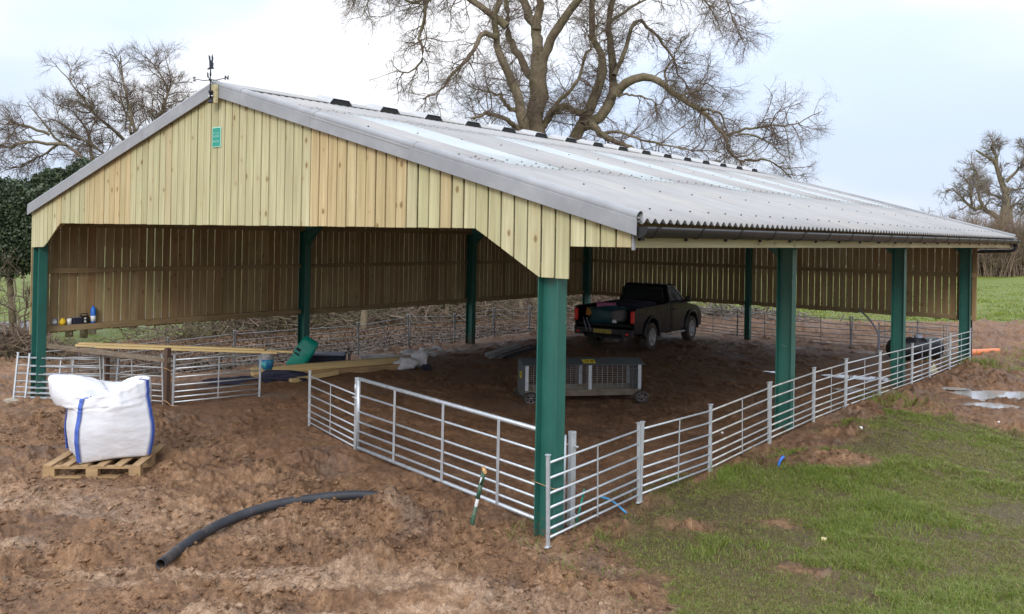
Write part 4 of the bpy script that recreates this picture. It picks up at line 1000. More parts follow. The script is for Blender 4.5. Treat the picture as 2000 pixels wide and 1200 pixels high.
for dy, dz, w_, h_ in ((-.02, .0, .012, .07), (.02, .01, .012, .06), (0, .0, .04, .012), (0, .035, .06, .010)): mb.box((-.0145, .33+dy, .66+dz), (.003, w_, h_))
mb.build('warning_label', [MAT['caplabel'], MAT['dark']], fe)
mb = MB(); mb.mi = 0; mx, my, mz = FL*.565, FD*.5-.20, 1.022; nrm = np.array([0, -.343, .939]); 
def on_cover(cx, cy, w_, h_, mi, lift):
    mb.mi = mi; q = []
    for dx, dy in ((-w_/2, -h_/2), (w_/2, -h_/2), (w_/2, h_/2), (-w_/2, h_/2)):
        yy = cy+dy; q.append((cx+dx, yy, .956+(yy+.05)*(.103/.26)+lift))
    q2 = [(a, b, c+.003) for a, b, c in q]; mb.hexa(q+q2)
on_cover(FL*.55, .09, .24, .15, 0, .003)
for k, dx in enumerate((-.06, -.015, .045, .075)): on_cover(FL*.55+dx, .09, .022, .06, 1, .0065)
mb.build('warning_label', [MAT['caplabel'], MAT['dark']], fe)
mb = MB(); on_cover(.45, .08, .2, .08, 0, .003); mb.build('pale_label', [MAT['signlight']], fe)

# ------------------------------------------------------------------ pickup truck
def pickup():
    hd = math.atan2(2.98, -.36)-PI/2
    T = thing('pickup_truck', 'muddy black single-cab pickup truck with a loaded open bed parked in the barn', 'pickup', (4.38, 13.72, G(4.4, 14)-.02), (0, 0, hd))
    # local: +Y forward, rear axle at y=0, x to the right, z up
    P = MAT['carpaint']; hw = .875
    def arch(c, r, z0=.42, n=12): return [(c+r*math.cos(a), z0+.0+r*math.sin(a)) for a in np.linspace(0, PI, n)]
    low = [(-1.12, .52), (-1.14, .86), (-1.12, 1.17), (-1.02, 1.21), (1.36, 1.235), (1.36, .42)]+arch(0, .47)+[(-.60, .50)]
    low2 = [(1.37, .40), (1.37, 1.24), (2.62, 1.20), (3.0, 1.12), (3.60, 1.03), (3.82, .92), (3.90, .72), (3.90, .46), (3.60, .38)]+arch(3.0, .47, .42)[0:]+[(2.45, .38)]
    for sx in (-1, 1):
        mb = MB(); mb.prism(low, (sx*hw-(.07 if sx > 0 else 0), 0, 0), (0, 1, 0), (0, 0, 1), (.07, 0, 0)); mb.build('bed_side', P, T, .02, 2)
    mb = MB(); mb.prism([(1.38, .36), (1.38, 1.225), (2.60, 1.19), (3.55, 1.02), (3.8, .9), (3.87, .7), (3.87, .5), (3.55, .40), (3.5, .92), (2.5, .92), (2.5, .38)], (-hw+.10, 0, 0), (0, 1, 0), (0, 0, 1), (2*hw-.2, 0, 0))
    for sx in (-1, 1): mb.prism(low2, (sx*hw-(.10 if sx > 0 else 0), 0, 0), (0, 1, 0), (0, 0, 1), (.10, 0, 0))
    mb.build('body', P, T, .035, 3)
    mb = MB(); mb.bx(-hw+.07, hw-.07, -1.05, 1.36, .70, .76); mb.bx(-hw+.072, hw-.072, 1.30, 1.36, .765, 1.23); mb.bx(-.5, .5, -1.0, 3.4, .42, .60); mb.build('bed_floor_and_arch_shade', MAT['dark'], T)  # the low dark box stands for the shade inside the wheel arches
    mb = MB(); mb.bx(-hw+.01, hw-.01, -1.20, -1.06, .50, .66); mb.bx(-hw+.04, -hw+.3, -1.24, -1.12, .46, .60); mb.bx(hw-.3, hw-.04, -1.24, -1.12, .46, .60); mb.build('rear_bumper', MAT['black'], T, .02, 2)
    mb = MB(); mb.tube([(-.55, -1.16, .42), (.55, -1.16, .42)], .035, 10); mb.tube([(.0, -1.0, .4), (0, -1.3, .42)], .03, 8); mb.build('tow_bar', MAT['black'], T)
    for sx in (-1, 1):
        mb = MB(); mb.bx(sx*hw-(.10 if sx > 0 else -.0), sx*hw+(.0 if sx > 0 else .10), -1.185, -1.10, .82, 1.14); mb.build('tail_lamp', MAT['redlamp'], T, .025, 3)
        mb = MB(); mb.box((sx*.72, -1.245, .54), (.07, .02, .06)); mb.build('fog_lamp', MAT['redlamp'], T, .008, 1)
    mb = MB(); mb.box((.0, -1.212, .575), (.52, .015, .11)); mb.build('number_plate', MAT['plate'], T)
    # cab
    z0, z1 = 1.19, 1.74
    B = [(-.80, 1.40), (.80, 1.40), (.80, 2.72), (-.80, 2.72)]; U = [(-.64, 1.56), (.64, 1.56), (.62, 2.12), (-.62, 2.12)]
    mb = MB(); mb.hexa([(x, y, z0) for x, y in B]+[(x, y, z1) for x, y in U]); mb.build('cab', P, T, .05, 3)
    def pane(a, b, c, d, name, inset=.10, mat='glass', push=.006):
        a, b, c, d = map(_v, (a, b, c, d)); ce = (a+b+c+d)/4; n_ = np.cross(b-a, d-a); n_ /= np.linalg.norm(n_)
        if n_@(ce-_v((0, 2, 1.4))) < 0: n_ = -n_
        q = [ce+(v-ce)*(1-inset) for v in (a, b, c, d)]; m_ = MB(); m_.hexa([v-n_*.01 for v in q]+[v+n_*push for v in q]); return m_.build(name, MAT[mat], T)
    Lo = lambda i: (*B[i], z0+.03); Up = lambda i: (*U[i], z1-.02)
    pane(Lo(0), Lo(1), Up(1), Up(0), 'rear_window', .16); pane(Lo(1), Lo(2), Up(2), Up(1), 'side_window', .2); pane(Lo(3), Lo(0), Up(0), Up(3), 'side_window', .2); pane(Lo(2), Lo(3), Up(3), Up(2), 'windscreen', .1)
    mb = MB(); e0, e1, e2 = _v(Lo(1)), _v(Lo(2)), _v(Up(2)); mb.tube([(.675, 2.10, 1.66), (.76, 2.5, 1.36), (.80, 2.62, 1.25)], .012, 6); mb.tube([(.675, 1.66, 1.68), (.675, 2.1, 1.66)], .010, 6); mb.build('window_trim', MAT['chrome'], T)
    mb = MB(); mb.tube([(-.62, 1.9, 1.76), (-.62, 1.45, 1.30), (-.62, 1.30, 1.22)], .022, 8); mb.tube([(.62, 1.9, 1.76), (.62, 1.45, 1.30), (.62, 1.30, 1.22)], .022, 8); mb.tube([(-.62, 1.36, 1.62), (.62, 1.36, 1.62)], .022, 8)
    mb.tube([(-.62, 1.36, 1.62), (-.62, 1.34, 1.22)], .022, 8); mb.tube([(.62, 1.36, 1.62), (.62, 1.34, 1.22)], .022, 8); mb.build('headboard_frame', MAT['black'], T)
    for sx in (-1, 1):
        mb = MB(); mb.box((sx*.985, 2.42, 1.29), (.15, .09, .17)); mb.bar((sx*.80, 2.46, 1.22), (sx*.95, 2.44, 1.25), .04, .04); mb.build('wing_mirror', MAT['black'], T, .02, 2)
        mb = MB(); mb.box((sx*(hw+.002), 2.05, .80), (.012, 1.15, .70)); d_ = mb.build('door', P, T, .01, 2)
        mb = MB(); mb.box((sx*(hw+.018), 1.64, 1.04), (.03, .17, .035)); mb.build('door_handle', MAT['black'], d_, .008, 1)
        mb = MB(); mb.tube([(sx*.90, .62, .36), (sx*.90, 2.4, .36)], .03, 8); mb.build('side_step', MAT['galvdull'], T)
        mb = MB(); mb.box((sx*.68, 3.86, .80), (.30, .06, .15)); mb.build('headlamp', MAT['chrome'], T, .02, 2)
        for y in (0., 3.0):
            pts = [(sx*(hw+.012), y+.50*math.cos(a), .42+.50*math.sin(a)) for a in np.linspace(-.1, PI+.1, 15)]
            mb = MB(); mb.tube(pts, .045, 8); mb.build('wheel_arch', MAT['black'], T)
            x = sx*.80; r = .385; mb = MB(); mb.lathe([(r*.60, -.11), (r*.86, -.125), (r*.97, -.10), (r, -.07), (r, .07), (r*.97, .10), (r*.86, .125), (r*.60, .11)], (x, y, r), (1, 0, 0), 32); w_ = mb.build('wheel', MAT['rubber'], T)
            mb = MB(); mb.lathe([(r*.62, .11), (r*.57, .115), (r*.52, .05), (r*.2, .07), (r*.16, .095), (0, .095)], (x, y, r), (sx, 0, 0), 24)
            for k in range(6): a = k*PI/3+.2; mb.bar((x+sx*.075, y, r), (x+sx*.10, y+r*.56*math.cos(a), r+r*.56*math.sin(a)), .055, .02, up=(sx, 0, 0))
            mb.build('rim', MAT['galvdull'], w_)
    mb = MB(); mb.bx(-.60, .60, 3.88, 3.93, .62, .80); mb.bx(-.85, .85, 3.84, 3.95, .42, .60); mb.build('front_bumper', MAT['black'], T, .02, 2)
    return T, hd
TRK, thd = pickup()
def on_truck(x, y, z): return tuple(TRK.matrix_basis@Vector((x, y, z)))
def lump(name, label, cat, loc, dims, mat, seed, rz=0, amp=.25, n=20, m=12, sq=.5, tilt=(0, 0)):
    V = []; F = []
    for i in range(m+1):
        p = PI*i/m
        for k in range(n):
            a = 2*PI*k/n; x, y, z = math.sin(p)*math.cos(a), math.sin(p)*math.sin(a), math.cos(p)
            e = lambda v: math.copysign(abs(v)**sq, v)
            q = 1+amp*(float(fbm(np.array([x*1.6+seed*3.1+z]), np.array([y*1.6+z*1.3]), 3)[0])-.5)*2
            V.append((e(x)*q*dims[0]/2, e(y)*q*dims[1]/2, e(z)*q*dims[2]/2))
    F = [(i*n+k, (i+1)*n+k, (i+1)*n+(k+1) % n, i*n+(k+1) % n) for i in range(m) for k in range(n)]
    mb = MB(); mb.add(V, F, True); o = mb.build(name, mat); o.location = loc; o.rotation_euler = (tilt[0], tilt[1], rz); return tag(o, label, cat)
lump('sheet_bundle', 'dark teal bundle of sheeting filling the back of the pickup bed', 'bundle', on_truck(-.05, -.75, .98), (1.0, .7, .46), MAT['tealcrate'], 1, thd, .35)
lump('work_jacket', 'orange cloth lying on the left of the pickup load', 'cloth', on_truck(-.48, -.95, 1.06), (.26, .25, .22), MAT['orangecloth'], 2, thd, .35)
b_ = MB(); b_.box((0, 0, 0), (.46, .3, .15)); o = b_.build('storage_box', MAT['pink'], bevel=.02); o.location = on_truck(-.10, -.80, 1.235); o.rotation_euler = (0, 0, thd+.06); tag(o, 'pink plastic box on top of the pickup load', 'box')
lump('feed_sack', 'grey sack at the right of the pickup load', 'sack', on_truck(.36, -.95, 1.0), (.36, .35, .30), MAT['greystuff'], 4, thd, .25)
lump('dark_tarpaulin', 'black tarpaulin heap in the pickup bed behind the cab', 'tarpaulin', on_truck(.1, .3, 1.06), (1.3, 1.5, .55), MAT['navy'], 5, thd, .3)
lump('white_sack', 'small white bag hanging low in the pickup load', 'bag', on_truck(.28, -1.08, .84), (.12, .1, .10), MAT['white'], 6, thd, .2)
b_ = MB(); b_.tube([(0, 0, 0), (.05, -.02, -.18), (.14, -.03, -.36)], .012, 6); b_.tube([(.09, 0, 0), (.18, -.02, -.2), (.25, -.02, -.36)], .012, 6); o = b_.build('ratchet_strap', MAT['greystrap']); o.location = on_truck(-.58, -1.20, .92); o.rotation_euler = (0, 0, thd); tag(o, 'grey ratchet strap hanging from the left rear of the pickup', 'strap')

# ------------------------------------------------------------------ things lying about inside
def jar(name, label, cat, x, y, z, prof, mats, n=18, rings=None):
    t = thing(name, label, cat, (x, y, z))
    for nm, pr, m in prof:
        mb = MB(); mb.lathe(pr, (0, 0, 0), n=n); mb.build(nm, m, t)
    return t
SH = 1.192
jar('grease_gun_tin', 'small grey tin at the left end of the wall ledge', 'tin', .052, .33, SH, [('body', [(0, 0), (.04, 0), (.04, .11), (.03, .125), (0, .125)], MAT['greystrap']), ('label_band', [(.0405, .03), (.0415, .03), (.0415, .09), (.0405, .09)], MAT['white'])], None)
jar('yellow_pot', 'yellow plastic pot on the wall ledge', 'pot', .06, .47, SH, [('body', [(0, 0), (.045, 0), (.06, .03), (.06, .075), (.045, .1), (0, .105)], MAT['yellow']), ('lid', [(.032, .1), (.032, .125), (0, .13)], MAT['yellow'])], None)
jar('white_mug', 'pale mug on the wall ledge beside the yellow pot', 'mug', .055, .60, SH, [('body', [(0, 0), (.042, 0), (.045, .11), (.041, .11), (.038, .01), (0, .01)], MAT['white'])], None)
t = thing('metal_case', 'dark grey metal case on the wall ledge', 'box', (.055, .735, SH)); mb = MB(); mb.bx(-.05, .05, -.075, .075, 0, .115); mb.build('body', MAT['navy'], t, .008, 1); mb = MB(); mb.bx(-.051, .051, -.076, .076, .116, .135); mb.build('lid', MAT['greystuff'], t, .004, 1)
t = thing('site_radio', 'black jobsite radio with knobs on the wall ledge', 'radio', (.055, .885, SH)); mb = MB(); mb.bx(-.05, .05, -.075, .075, 0, .15); mb.build('body', MAT['black'], t, .012, 2)
mb = MB(); mb.tube([(0, -.07, .15), (0, -.06, .19), (0, .06, .19), (0, .07, .15)], .009, 8); mb.build('handle', MAT['black'], t)
for z in (.04, .1): mb = MB(); mb.lathe([(.022, 0), (.022, .012), (0, .014)], (.05, .0, z), (1, 0, 0), 12); mb.build('dial', MAT['dirtywhite'], t)
jar('blue_bottle', 'tall blue bottle with a pale label on the wall ledge', 'bottle', .055, 1.06, SH, [('body', [(0, 0), (.047, 0), (.05, .02), (.05, .26), (.035, .30), (.02, .31), (.02, .335), (0, .335)], MAT['bluebottle']), ('label_band', [(.0505, .03), (.0515, .03), (.0515, .14), (.0505, .14)], MAT['white'])], None)
# bucket, green sack, crate, boards, netting
BX, BY = 2.02, 3.72
t = thing('bucket', 'white bucket with a blue and green printed band standing on the stacked beams', 'bucket', (BX, BY, G(2.46, 5.26)+.197))
mb = MB(); mb.lathe([(0, .0), (.145, 0), (.165, .34), (.175, .345), (.175, .36), (.158, .36), (.14, .02), (0, .02)], n=28); mb.build('tub', MAT['dirtywhite'], t)
mb = MB(); mb.lathe([(.1465, .02), (.1485, .02), (.1605, .22), (.1585, .22)], n=28); mb.build('printed_band', MAT['bucketblue'], t)
mb = MB(); mb.tube([(-.175, 0, .34), (-.14, -.09, .27), (0, -.165, .22), (.14, -.09, .27), (.175, 0, .34)], .005, 6); mb.build('handle', MAT['galv'], t)
gs = MB(); n_ = 16
V = []; m_ = 14
for i in range(m_+1):
    s = i/m_; wx = .20*(1-abs(2*s-1)**9*.18); wy = .115*(1-abs(2*s-1)**5*.7)
    for k in range(n_):
        a = 2*PI*k/n_; e = lambda v: math.copysign(abs(v)**.42, v)
        nz = .025*(float(fbm(np.array([s*6.+a]), np.array([math.cos(a)*2.5]), 3)[0])-.5)*2
        V.append((e(math.cos(a))*(wx+nz), e(math.sin(a))*(wy+nz), s*.86))
F = [(i*n_+k, i*n_+(k+1) % n_, (i+1)*n_+(k+1) % n_, (i+1)*n_+k) for i in range(m_) for k in range(n_)]+[tuple(range(n_))[::-1], tuple(m_*n_+k for k in range(n_))]
t = thing('plastic_sack', 'bright green plastic sack leaning against the second left column', 'sack', (1.20, 4.98, G(1.2, 5)), (math.radians(-6), math.radians(31), math.radians(40)))
gs.add(V, F, True); gs.build('sack_body', MAT['teal'], t)
mb = MB(); mb.box((-.12, -.122, .52), (.10, .004, .06)); mb.box((-.10, -.122, .42), (.12, .004, .035)); mb.build('printed_patch', MAT['navy'], t)
t = thing('tool_crate', 'grey tool crate with a pale lid behind the green sack', 'crate', (1.15, 6.02, G(1.15, 6)), (0, 0, .75)); mb = MB(); mb.bx(-.42, .42, -.22, .22, 0, .30); mb.build('body', MAT['navy'], t, .015, 1); mb = MB(); mb.bx(-.44, .44, -.24, .24, .301, .335); mb.build('lid', MAT['greystrap'], t, .01, 1)
mb = MB(); mb.tube([(.44, -.14, .1), (.52, -.14, .12), (.52, -.14, .36), (.44, -.14, .37)], .014, 6); mb.tube([(.44, .14, .1), (.52, .14, .12), (.52, .14, .36), (.44, .14, .37)], .014, 6); mb.build('handle', MAT['black'], t)
BL = ['upper pale squared beam of the stack lying by the bucket', 'lower reddish squared beam of the stack lying by the bucket', 'back beam of the stack lying behind the bucket']
for k, (a, b, z, w_, h_, mt) in enumerate((((1.97, 3.42), (2.95, 7.10), .135, .16, .12, 'timber'), ((2.05, 3.40), (3.02, 6.95), .015, .19, .11, 'pallet'), ((1.74, 3.6), (2.74, 7.15), .025, .16, .12, 'timber'))):
    a, b = _v(a), _v(b); c = (a+b)/2; l_ = np.linalg.norm(b-a); mb = MB(); mb.bx(-l_/2, l_/2, -w_/2, w_/2, -h_/2, h_); o = mb.build('timber_beam', MAT[mt], bevel=.006, seg=1)
    o.location = (c[0], c[1], G(c[0], c[1])+z-(.0 if k else .0)); o.rotation_euler = (0, 0, math.atan2(b[1]-a[1], b[0]-a[0])); tag(o, BL[k], 'timber', 'beams stacked by the bucket')
mb = MB(); mb.bx(-.62, .62, -.06, .06, 0, .09); o = mb.build('timber_offcut', MAT['timber'], bevel=.005, seg=1); o.location = (2.72, 4.42, G(2.72, 4.42)+.01); o.rotation_euler = (0, -.03, math.atan2(1.0, -.02)); tag(o, 'short squared offcut lying loose in front of the stacked beams', 'timber')
lump('netting_heap', 'dark navy netting heaped on the mud below the stacked beams', 'netting', (2.2, 3.62, G(2.2, 3.6)+.03), (1.45, .55, .26), MAT['navy'], 8, math.atan2(1.03, .83), .9, 40, 16, .9)
lump('plastic_wrapping', 'long crumpled white plastic wrapping beyond the beams', 'wrapping', (1.72, 7.40, G(1.7, 7.4)+.09), (1.1, .34, .17), MAT['dirtywhite'], 11, .55, .6, 26, 10, .8)
lump('plastic_wrapping', 'peaked white plastic wrapping between the long wrapping and the ring', 'wrapping', (1.95, 8.1, G(1.95, 8.1)+.11), (.62, .36, .25), MAT['dirtywhite'], 12, .3, .6, 22, 10, .8)
lump('plastic_wrapping', 'white plastic wrapping bunched at the end of the beams', 'wrapping', (3.05, 6.72, G(3.05, 6.7)+.11), (.50, .30, .24), MAT['dirtywhite'], 13, .9, .6, 22, 10, .75)
lump('plastic_wrapping', 'pale paper sack standing at the end of the beams', 'wrapping', (3.12, 7.08, G(3.1, 7.1)+.19), (.34, .16, .38), MAT['dirtywhite'], 14, .7, .4, 22, 10, .6)
mb = MB(); mb.tube([(.24*math.cos(a)*(1+.1*math.sin(3*a)), .19*math.sin(a), .10+.06*math.sin(2*a)) for a in np.linspace(0, 5.8, 22)], [.05+.02*math.sin(k*1.7) for k in range(22)], 8); o = mb.build('plastic_ring', MAT['dirtywhite']); o.location = (1.75, 8.85, G(1.75, 8.85)+.03); o.rotation_euler = (.15, 0, .5); tag(o, 'white looped plastic ring of wrapping furthest from the beams', 'wrapping')
lump('dark_block', 'small dark lump of rubber beside the end of the beams', 'lump', (3.42, 7.0, G(3.4, 7)+.06), (.18, .14, .14), MAT['navy'], 16, 0, .3)
for k, (dx, m) in enumerate(((0, 'galvdull'), (.22, 'greystuff'), (.40, 'black'))):
    mb = MB(); mb.bar((0, -.5, .0), (0, .5, .0), .17, .012); mb.bar((-.085, -.5, .04), (-.085, .5, .04), .012, .09); mb.bar((.085, -.5, .04), (.085, .5, .04), .012, .09)
    o = mb.build('steel_channel', MAT[m]); o.location = (3.68+dx*.85, 9.4+dx*.55, G(3.5, 9.5)+.13); o.rotation_euler = (.16, .3-.1*k, -.15); tag(o, ['pale edged steel channel at the left of the three beyond the feeder', 'grey steel channel between the two others beyond the feeder', 'black steel channel at the right of the three beyond the feeder'][k], 'channel', 'steel channels on the mud beyond the feeder')
# by the truck
t = thing('fuel_can', 'yellow can on the ground behind the pickup', 'can', (2.75, 12.95, G(2.7, 13)+.0), (0, 0, .7)); mb = MB(); mb.bx(-.14, .14, -.09, .09, 0, .20); mb.build('body', MAT['plate'], t, .03, 2); mb = MB(); mb.tube([(-.08, 0, .2), (-.07, 0, .25), (.06, 0, .25), (.07, 0, .2)], .015, 8); mb.build('handle', MAT['plate'], t)
t = thing('blue_tray', 'blue plastic tray on the ground behind the pickup', 'tray', (2.95, 12.5, G(2.9, 12.6)), (0, 0, .7)); mb = MB(); mb.prism([(-.2, .09), (-.16, 0), (.16, 0), (.2, .09), (.18, .09), (.15, .015), (-.15, .015), (-.18, .09)], (0, -.12, 0), (1, 0, 0), (0, 0, 1), (0, .24, 0)); mb.build('tray_shell', MAT['bluebottle'], t)
# rear: tank, standpipe
t = thing('water_tank', 'dark plastic water tank lying by the rear right corner', 'tank', (11.05, 17.35, G(11, 17.4)), (0, 0, 1.0))
mb = MB(); mb.lathe([(0, -.72), (.24, -.72), (.29, -.66), (.29, -.2), (.305, -.18), (.305, -.14), (.29, -.12), (.29, .14), (.305, .16), (.305, .2), (.29, .22), (.29, .66), (.24, .72), (0, .72)], (0, 0, .28), (1, 0, 0), 26); mb.build('tank_shell', MAT['black'], t)
mb = MB(); mb.lathe([(.10, .0), (.10, .06), (.07, .08), (0, .08)], (.1, 0, .56), n=18); mb.build('tank_lid', MAT['greystrap'], t)
mb = MB(); mb.tube(cat_rom([(9.98, 17.75, .0), (10.02, 17.75, .35), (9.98, 17.76, .62), (9.70, 17.9, .95), (9.35, 18.15, 1.16)], 6), .022, 8); tag(mb.build('water_hose', MAT['greystrap']), 'blue-grey water hose rising in a bow from the rear hurdles to the wall rail', 'hose')
mb = MB()
zq = G(12.3, 20.0)
mb.tube([(11.85, 18.85, .12), (12.45, 20.25, .10)], .085, 20, False); mb.tube([(11.85, 18.85, .12), (12.45, 20.25, .10)], .078, 20, False); tag(mb.build('clay_pipe', MAT['orange']), 'orange drain pipe sticking out of the mud past the far corner column', 'pipe')
# small things by the grass
mb = MB(); mb.tube(cat_rom([(11.98, 1.02, G(11.98, 1.02)+.16), (12.08, 1.12, G(12.08, 1.12)+.10), (12.22, 1.2, G(12.2, 1.2)-.01)], 6), .012, 10); tag(mb.build('water_pipe_end', MAT['lightblue']), 'light blue pipe end poking from the soil under the first hurdle', 'pipe')
mb = MB(); mb.tube([(12.02, .52, G(12.02, .52)-.02), (12.045, .60, .32)], [.012, .009], 6); mb.tube([(12.045, .60, .32), (12.05, .62, .40)], [.016, .004], 6); tag(mb.build('green_cane', MAT['teal']), 'green strip of plastic standing behind the first hurdle', 'strip')
mb = MB(); mb.tube(cat_rom([(12.78, 4.05, G(12.78, 4.05)-.03), (12.79, 4.06, G(12.78, 4.05)+.05), (12.81, 4.09, G(12.78, 4.05)+.10), (12.83, 4.11, G(12.78, 4.05)+.12)], 5), .018, 10); o = mb.build('blue_pipe_stub', MAT['bluebottle']); tag(o, 'dark blue pipe stub beside the red soil mound in the grass', 'pipe')
for (x, y, m, nm, lb, s) in ((12.98, 6.75, 'white', 'scrap', 'scrap of white plastic in the grass near the second column', .05), (14.15, 1.85, 'signlight', 'mushroom', 'pale yellow mushroom in the foreground grass', .045), (11.29, 5.52, 'white', 'scrap', 'tiny scrap of white plastic behind the third hurdle', .03), (14.35, 9.6, 'white', 'scrap', 'scrap of white plastic beside the puddle', .03)):
    lump(nm, lb, nm, (x, y, G(x, y)+s*.5), (s*1.2, s, s), MAT[m if nm != 'mushroom' else 'caplabel'] if nm != 'mushroom' else plain('pale_mushroom', (.75, .66, .36), .6), int(x*7), 0, .25, 12, 8)
lump('concrete_pad', 'flat lump of concrete at the foot of the front left column', 'concrete', (.02, -.22, -.19), (.62, .42, .12), MAT['trough'], 21, .6, .25, 20, 8, .6)
mb = MB(); mb.bx(-.16, .16, -.012, .012, 0, .22); o = mb.build('peg_board', MAT['fascia']); o.location = (12.05, 14.9, G(12, 15)-.02); o.rotation_euler = (0, .9, 1.3); tag(o, 'short strip of pale timber lying under the eighth hurdle', 'timber')

# ------------------------------------------------------------------ trees, hedges
RV = np.array([.771, .636, 0]); FV = np.array([-.636, .771, 0]); UP = np.array([0, 0, 1.])
def tubes(P, Rd, n):
    # P (N,K,3), Rd (N,K) -> verts, quads
    N, K = P.shape[:2]
    T = np.empty_like(P); T[:, 1:-1] = P[:, 2:]-P[:, :-2]; T[:, 0] = P[:, 1]-P[:, 0]; T[:, -1] = P[:, -1]-P[:, -2]
    T /= np.linalg.norm(T, axis=2, keepdims=True)+1e-9
    ref = np.where(np.abs(T[:, :1, 2:3]) > .9, np.array([[[1., 0, 0]]]), np.array([[[0, 0, 1.]]]))
    S = np.cross(T, np.broadcast_to(ref, T.shape)); S /= np.linalg.norm(S, axis=2, keepdims=True)+1e-9
    U = np.cross(S, T); a = np.arange(n)*2*PI/n
    V = P[:, :, None]+Rd[:, :, None, None]*(np.cos(a)[None, None, :, None]*S[:, :, None]+np.sin(a)[None, None, :, None]*U[:, :, None])
    b = (np.arange(N)*K*n)[:, None, None]; i = np.arange(K-1)[None, :, None]; k = np.arange(n)[None, None, :]; k2 = (k+1) % n
    Q = np.stack(np.broadcast_arrays(b+i*n+k, b+i*n+k2, b+(i+1)*n+k2, b+(i+1)*n+k), -1).reshape(-1, 4)
    return V.reshape(-1, 3), Q
def merge(L):
    V = []; Q = []; n = 0
    for v, q in L: V.append(v); Q.append(q+n); n += len(v)
    return np.vstack(V), np.vstack(Q)
def sprout(P, Rd, m, lens, r0, r1, spread, bias, wob, g, K=5, tmin=.15, scale_by_t=True):
    """m children along each parent polyline"""
    N, Kp = P.shape[:2]; idx = np.repeat(np.arange(N), m); M = len(idx)
    t = tmin+(1-tmin)*g.random(M); f_ = t*(Kp-1); i0 = np.minimum(f_.astype(int), Kp-2); fr = (f_-i0)[:, None]
    o = P[idx, i0]*(1-fr)+P[idx, i0+1]*fr; d = P[idx, i0+1]-P[idx, i0]; d /= np.linalg.norm(d, axis=1, keepdims=True)+1e-9
    rnd = g.normal(size=(M, 3)); rnd -= d*(rnd*d).sum(1, keepdims=True); rnd /= np.linalg.norm(rnd, axis=1, keepdims=True)+1e-9
    an = spread*(.6+.8*g.random(M))[:, None]; dr = d*np.cos(an)+rnd*np.sin(an)+np.array(bias)
    dr /= np.linalg.norm(dr, axis=1, keepdims=True)
    ln = lens*(.5+.9*g.random(M)); 
    if scale_by_t: ln = ln*(1.15-.5*t)
    C = np.empty((M, K, 3)); C[:, 0] = o; cur = dr
    for k in range(1, K):
        cur = cur+g.normal(size=(M, 3))*wob+np.array(bias)*.25; cur /= np.linalg.norm(cur, axis=1, keepdims=True)
        C[:, k] = C[:, k-1]+cur*(ln/(K-1))[:, None]
    pr = Rd[idx, i0]*(1-fr[:, 0])+Rd[idx, i0+1]*fr[:, 0]
    ra = np.minimum(r0*(.7+.6*g.random(M)), pr*.7); R = ra[:, None]*np.linspace(1, r1/r0, K)[None]
    return C, R
def resample(pts, K, jit, g):
    p = np.array(cat_rom(pts, 8)); s = np.r_[0, np.cumsum(np.linalg.norm(np.diff(p, axis=0), axis=1))]
    q = np.linspace(0, s[-1], K); o = np.stack([np.interp(q, s, p[:, a]) for a in range(3)], 1); o[1:-1] += g.normal(size=(K-2, 3))*jit; return o
def leaf_quads(C, size, g, aspect=.55):
    n = len(C); a = g.normal(size=(n, 3)); a /= np.linalg.norm(a, axis=1, keepdims=True); b = np.cross(a, g.normal(size=(n, 3))); b /= np.linalg.norm(b, axis=1, keepdims=True)
    s = (size*(.6+.8*g.random(n)))[:, None]
    V = np.stack([C-a*s, C-b*s*aspect*.7, C+a*s, C+b*s*aspect*.7], 1).reshape(-1, 3)
    return V, np.arange(n*4).reshape(-1, 4)

